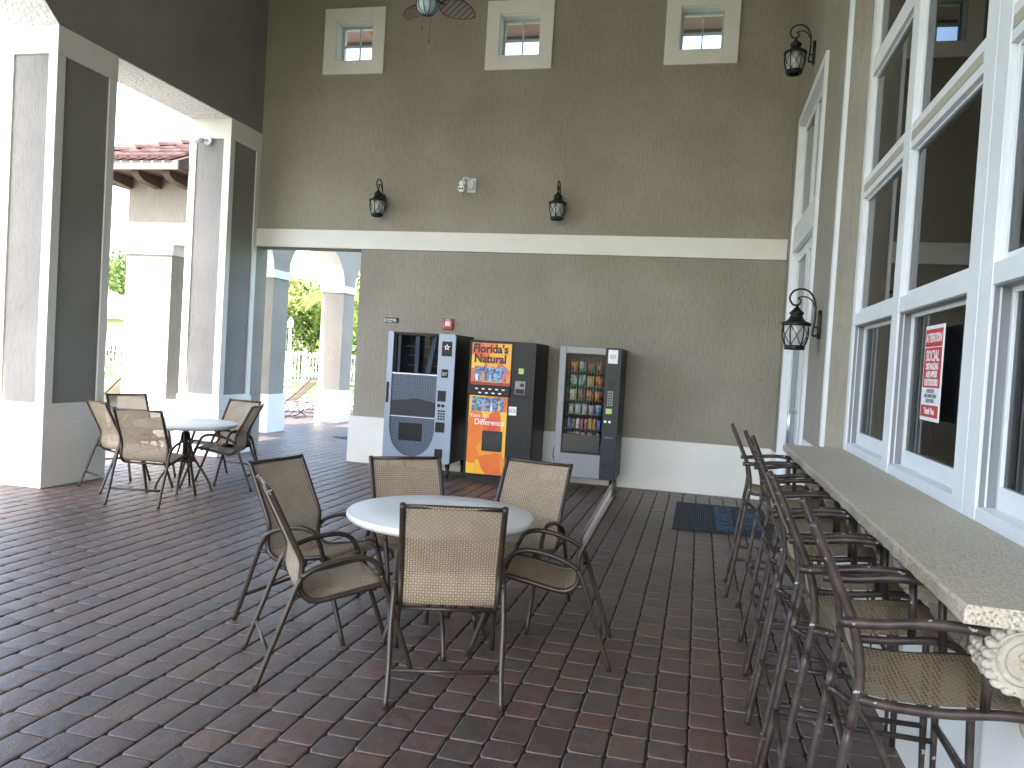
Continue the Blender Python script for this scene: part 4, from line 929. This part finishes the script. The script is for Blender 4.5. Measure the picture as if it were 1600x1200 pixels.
# ------------------------------------------------------------ chaise lounges on the deck
def make_chaise(label):
    t = empty('chaise_lounge', (0,0,0), 0, label, 'lounge chair', 'chaise lounges on the pool deck')
    hw = .30
    for s_ in (-1, 1):
        MB().tube([(-1.15, s_*hw, .33), (-.4, s_*hw, .34), (.30, s_*hw, .34), (.55, s_*hw, .34)], .014, 8, 2).build('side_rail', bronze, t)
        MB().tube([(.20, s_*hw, .36), (.50, s_*hw, .62), (.72, s_*hw, .86), (.80, s_*hw, .92), (.90, s_*hw, .93)], .014, 8, 3).build('back_rail', bronze, t)
    for xa in (-.85, .35):
        MB().tube([(xa-.10, -hw, .33), (xa-.02, -hw, .12), (xa+.14, -hw, .015), (xa+.14, hw, .015), (xa-.02, hw, .12), (xa-.10, hw, .33)], .013, 8, 3).build('leg', bronze, t)
        MB().tube([(xa+.14, -hw, .33), (xa+.04, -hw, .12), (xa-.14, -hw, .015), (xa-.14, hw, .015), (xa+.04, hw, .12), (xa+.14, hw, .33)], .013, 8, 3).build('leg', bronze, t)
    def sl(pts, nm):
        s_ = MB(); s_.uv = []; L = 0
        for i, (x, z) in enumerate(pts):
            if i: L += math.dist(pts[i], pts[i-1])
            for u in (-hw, hw): s_.v.append((x, u, z)); s_.uv.append((u, L))
        for i in range(len(pts)-1): s_.face([2*i, 2*i+1, 2*i+3, 2*i+2])
        s_.build(nm, sling, t)
    sl([(-1.13, .335), (-.4, .325), (.19, .345)], 'seat'); sl([(.21, .36), (.50, .61), (.72, .85), (.80, .915), (.88, .93)], 'backrest')
    return t
cz = make_chaise('mesh chaise lounge on the deck seen between the two arcade columns'); cz.location = (-9.3, 16.4, 0); cz.rotation_euler = (0, 0, R(8))
copy_tree(cz, (-9.2, 17.7, 0), R(10), 'chaise lounge behind another one between the two arcade columns')
copy_tree(cz, (-9.0, 19.2, 0), R(20), 'chaise lounge peeking out right of the farther arcade column')
copy_tree(cz, (-10.45, 11.7, 0), R(15), 'chaise lounge with raised back seen left behind the far table')

# ------------------------------------------------------------ beyond: fence, trees, house
DEN = .55
def fence(x0, y0, x1, y1, label):
    t = empty('pool_fence', (x0, y0, 0), 0, label, 'fence'); dx, dy = x1-x0, y1-y0; L = math.hypot(dx, dy); n = int(L/2.6); pk = MB()
    for i in range(n+1):
        q = MB(); q.box(-.05, .05, -.05, .05, 0, 1.5); q.lathe([(.001, 1.58), (.06, 1.5)], 8, cap=False); q.build('post', fencem, t, loc=(dx*i/n, dy*i/n, 0))
    an = math.atan2(dy, dx); Mr = Matrix.Rotation(an, 4, 'Z')
    k = 0
    while k*.15 < L: pk.box(k*.15-.016, k*.15+.016, -.012, .012, .08, 1.42, Mr); k += 1
    pk.box(0, L, -.02, .02, .12, .16, Mr); pk.box(0, L, -.02, .02, 1.30, 1.34, Mr); pk.build('pickets', fencem, t)
fence(-44, 22, -12, 33.5, 'white picket pool fence running in front of the trees')
def leafcluster(m_, c, r, n, sz):
    for _ in range(n):
        while True:
            p = Vector((random.uniform(-1, 1), random.uniform(-1, 1), random.uniform(-1, 1)))
            if p.length < 1: break
        p = Vector(c)+p*r; a = Vector((random.gauss(0, 1), random.gauss(0, 1), random.gauss(0, 1))).normalized(); b_ = a.orthogonal().normalized(); s_ = sz*random.uniform(.6, 1.4)
        i = len(m_.v); m_.v += [tuple(p-a*s_), tuple(p+b_*s_*.45), tuple(p+a*s_), tuple(p-b_*s_*.45)]; m_.face([i, i+1, i+2, i+3])
def tree(x, y, h, r, label, m, seed, name='shade_tree'):
    random.seed(seed); t = empty(name, (x, y, 0), 0, label, 'tree'); tr = MB(); tr.tube([(0, 0, 0), (.05, .02, h*.3), (-.05, .05, h*.6)], lambda q: .16*(1-.5*q), 8, 3); lf = MB()
    for k in range(26):
        a = random.uniform(0, 6.28); rr = r*random.uniform(.2, .95); z = h*(.32+.62*random.random()); zz = 1-abs((z/h-.6))*1.4; c_ = (rr*math.cos(a)*zz, rr*math.sin(a)*zz, z)
        leafcluster(lf, c_, r*random.uniform(.22, .42), int(170*DEN*2), .085+.01*h)
        if k % 4 == 0: tr.tube([(0, 0, h*.35), tuple(.5*v for v in c_[:2])+(h*.5,), c_], .04, 6, 2)
    tr.build('trunk', bark, t); lf.build('crown', m, t); return t
tree(-34.5, 42, 6.3, 2.8, 'bright green shade tree beyond the fence left of the arcade pillar', leaf, 1)
tree(-39.5, 44.5, 6.6, 2.8, 'yellow-green tree behind the fence next to the big column', leafy, 2)
tree(-20.5, 36.5, 5.6, 2.6, 'bushy green tree behind the fence seen between the arches', leafy, 3)
tree(-17.9, 37.5, 6.2, 2.3, 'taller dark green tree behind the fence between the arches', leaf, 4)
tree(-15.4, 37.5, 5.4, 2.2, 'green tree visible right of the farther arcade column', leafy, 5)
tree(-13.2, 38.5, 5.0, 2.2, 'small green tree at the right end of the fence', leaf, 6)
tree(-25, 39, 4.6, 2.2, 'green tree hidden mostly behind the second column', leaf, 7)
def palm(x, y, h, label, seed, n=18, L=2.6):
    random.seed(seed); t = empty('palm_tree', (x, y, 0), 0, label, 'palm tree', 'palm trees round the pool')
    MB().tube([(0, 0, 0), (.1, 0, h*.5), (.15, .05, h)], lambda q: .14-.05*q, 10, 3).build('trunk', bark, t)
    for k in range(n):
        a = 2*math.pi*k/n+random.uniform(-.2, .2); e = random.uniform(-.1, 1.1); f = MB(); P = []
        for i in range(12):
            s_ = i/11; P.append(Vector((math.cos(a)*L*s_*(1-.15*s_), math.sin(a)*L*s_*(1-.15*s_), L*(e*s_*.7-1.0*s_*s_))))
        f.tube(P, lambda q: .018*(1-.8*q), 5, 0)
        for i in range(1, 40):
            s_ = i/40*11; j = min(int(s_), 10); p = P[j].lerp(P[j+1], s_-j); d_ = (P[j+1]-P[j]).normalized(); sd_ = d_.cross(Vector((0, 0, 1))).normalized(); ll = .55*math.sin(math.pi*min(.12+i/42, 1))+.1
            for sg in (-1, 1):
                q = p+(sd_*sg*.8+d_*.55+Vector((0, 0, -.35)))*ll; b0 = len(f.v); f.v += [tuple(p-d_*.02), tuple(p+d_*.02), tuple(q)]; f.face([b0, b0+1, b0+2])
        f.build('frond', frondm, t, loc=(.15, .05, h))
palm(-13.15, 26.5, 5.7, 'palm tree whose fronds hang between the arches', 11)
palm(-31.5, 33.5, 3.6, 'yellowish palm tree behind the fence beside the near column', 12, L=2.2)
palm(-15.6, 31.5, 3.9, 'lower palm tree with one bright frond behind the second column', 13, L=2.2)
# hedge and pale neighbouring house
hd = MB(); random.seed(21)
for k in range(150): leafcluster(hd, (-46+k*.225, 23.2+k*.078+random.uniform(-.3, .3), .55+random.random()*.7), .42, 45, .09)
tag(hd.build('hedge', hedgem), 'clipped dull green hedge growing behind the white fence', 'hedge')
hs = empty('neighbour_house', (-37.2, 37.5, 0), R(20), 'pale single-storey house with sloping roof behind the trees', 'building')
m_ = MB(); m_.box(-7, 7, -4, 4, 0, 2.6); m_.build('wall', creamw, hs)
m_ = MB(); m_.v = [(-7.6,-4.6,2.55),(7.6,-4.6,2.55),(7.6,4.6,2.55),(-7.6,4.6,2.55),(-3.5,0,4.5),(3.5,0,4.5)]
for q in ((0,1,5,4),(2,3,4,5),(1,2,5),(3,0,4),(3,2,1,0)): m_.face(list(q))
m_.build('roof', creamr, hs)
for x in (-4.5, -1, 2, 5):
    m_ = MB(); m_.box(x-.6, x+.6, -4.03, -3.99, 1, 2.2); wo = m_.build('window', smoke, hs); 
t = empty('lamp_post', (-16.2, 29.0, 0), 0, 'white lamp post standing by the fence between the arches', 'lamp post')
MB().lathe([(.16, 0), (.16, .12), (.09, .2), (.08, 1.1), (.13, 1.15), (.13, 1.25), (.06, 1.3), (.05, 2.35)], 12).build('pole', fencem, t); MB().lathe([(.05, 2.35), (.11, 2.42), (.13, 2.6), (.08, 2.72), (.01, 2.8)], 12).build('lamp_head', fencem, t)
copy_tree(t, (-27.6, 30.6, 0), 0, 'white lamp post standing by the fence left of the arcade pillar')
bpy.context.view_layer.update()
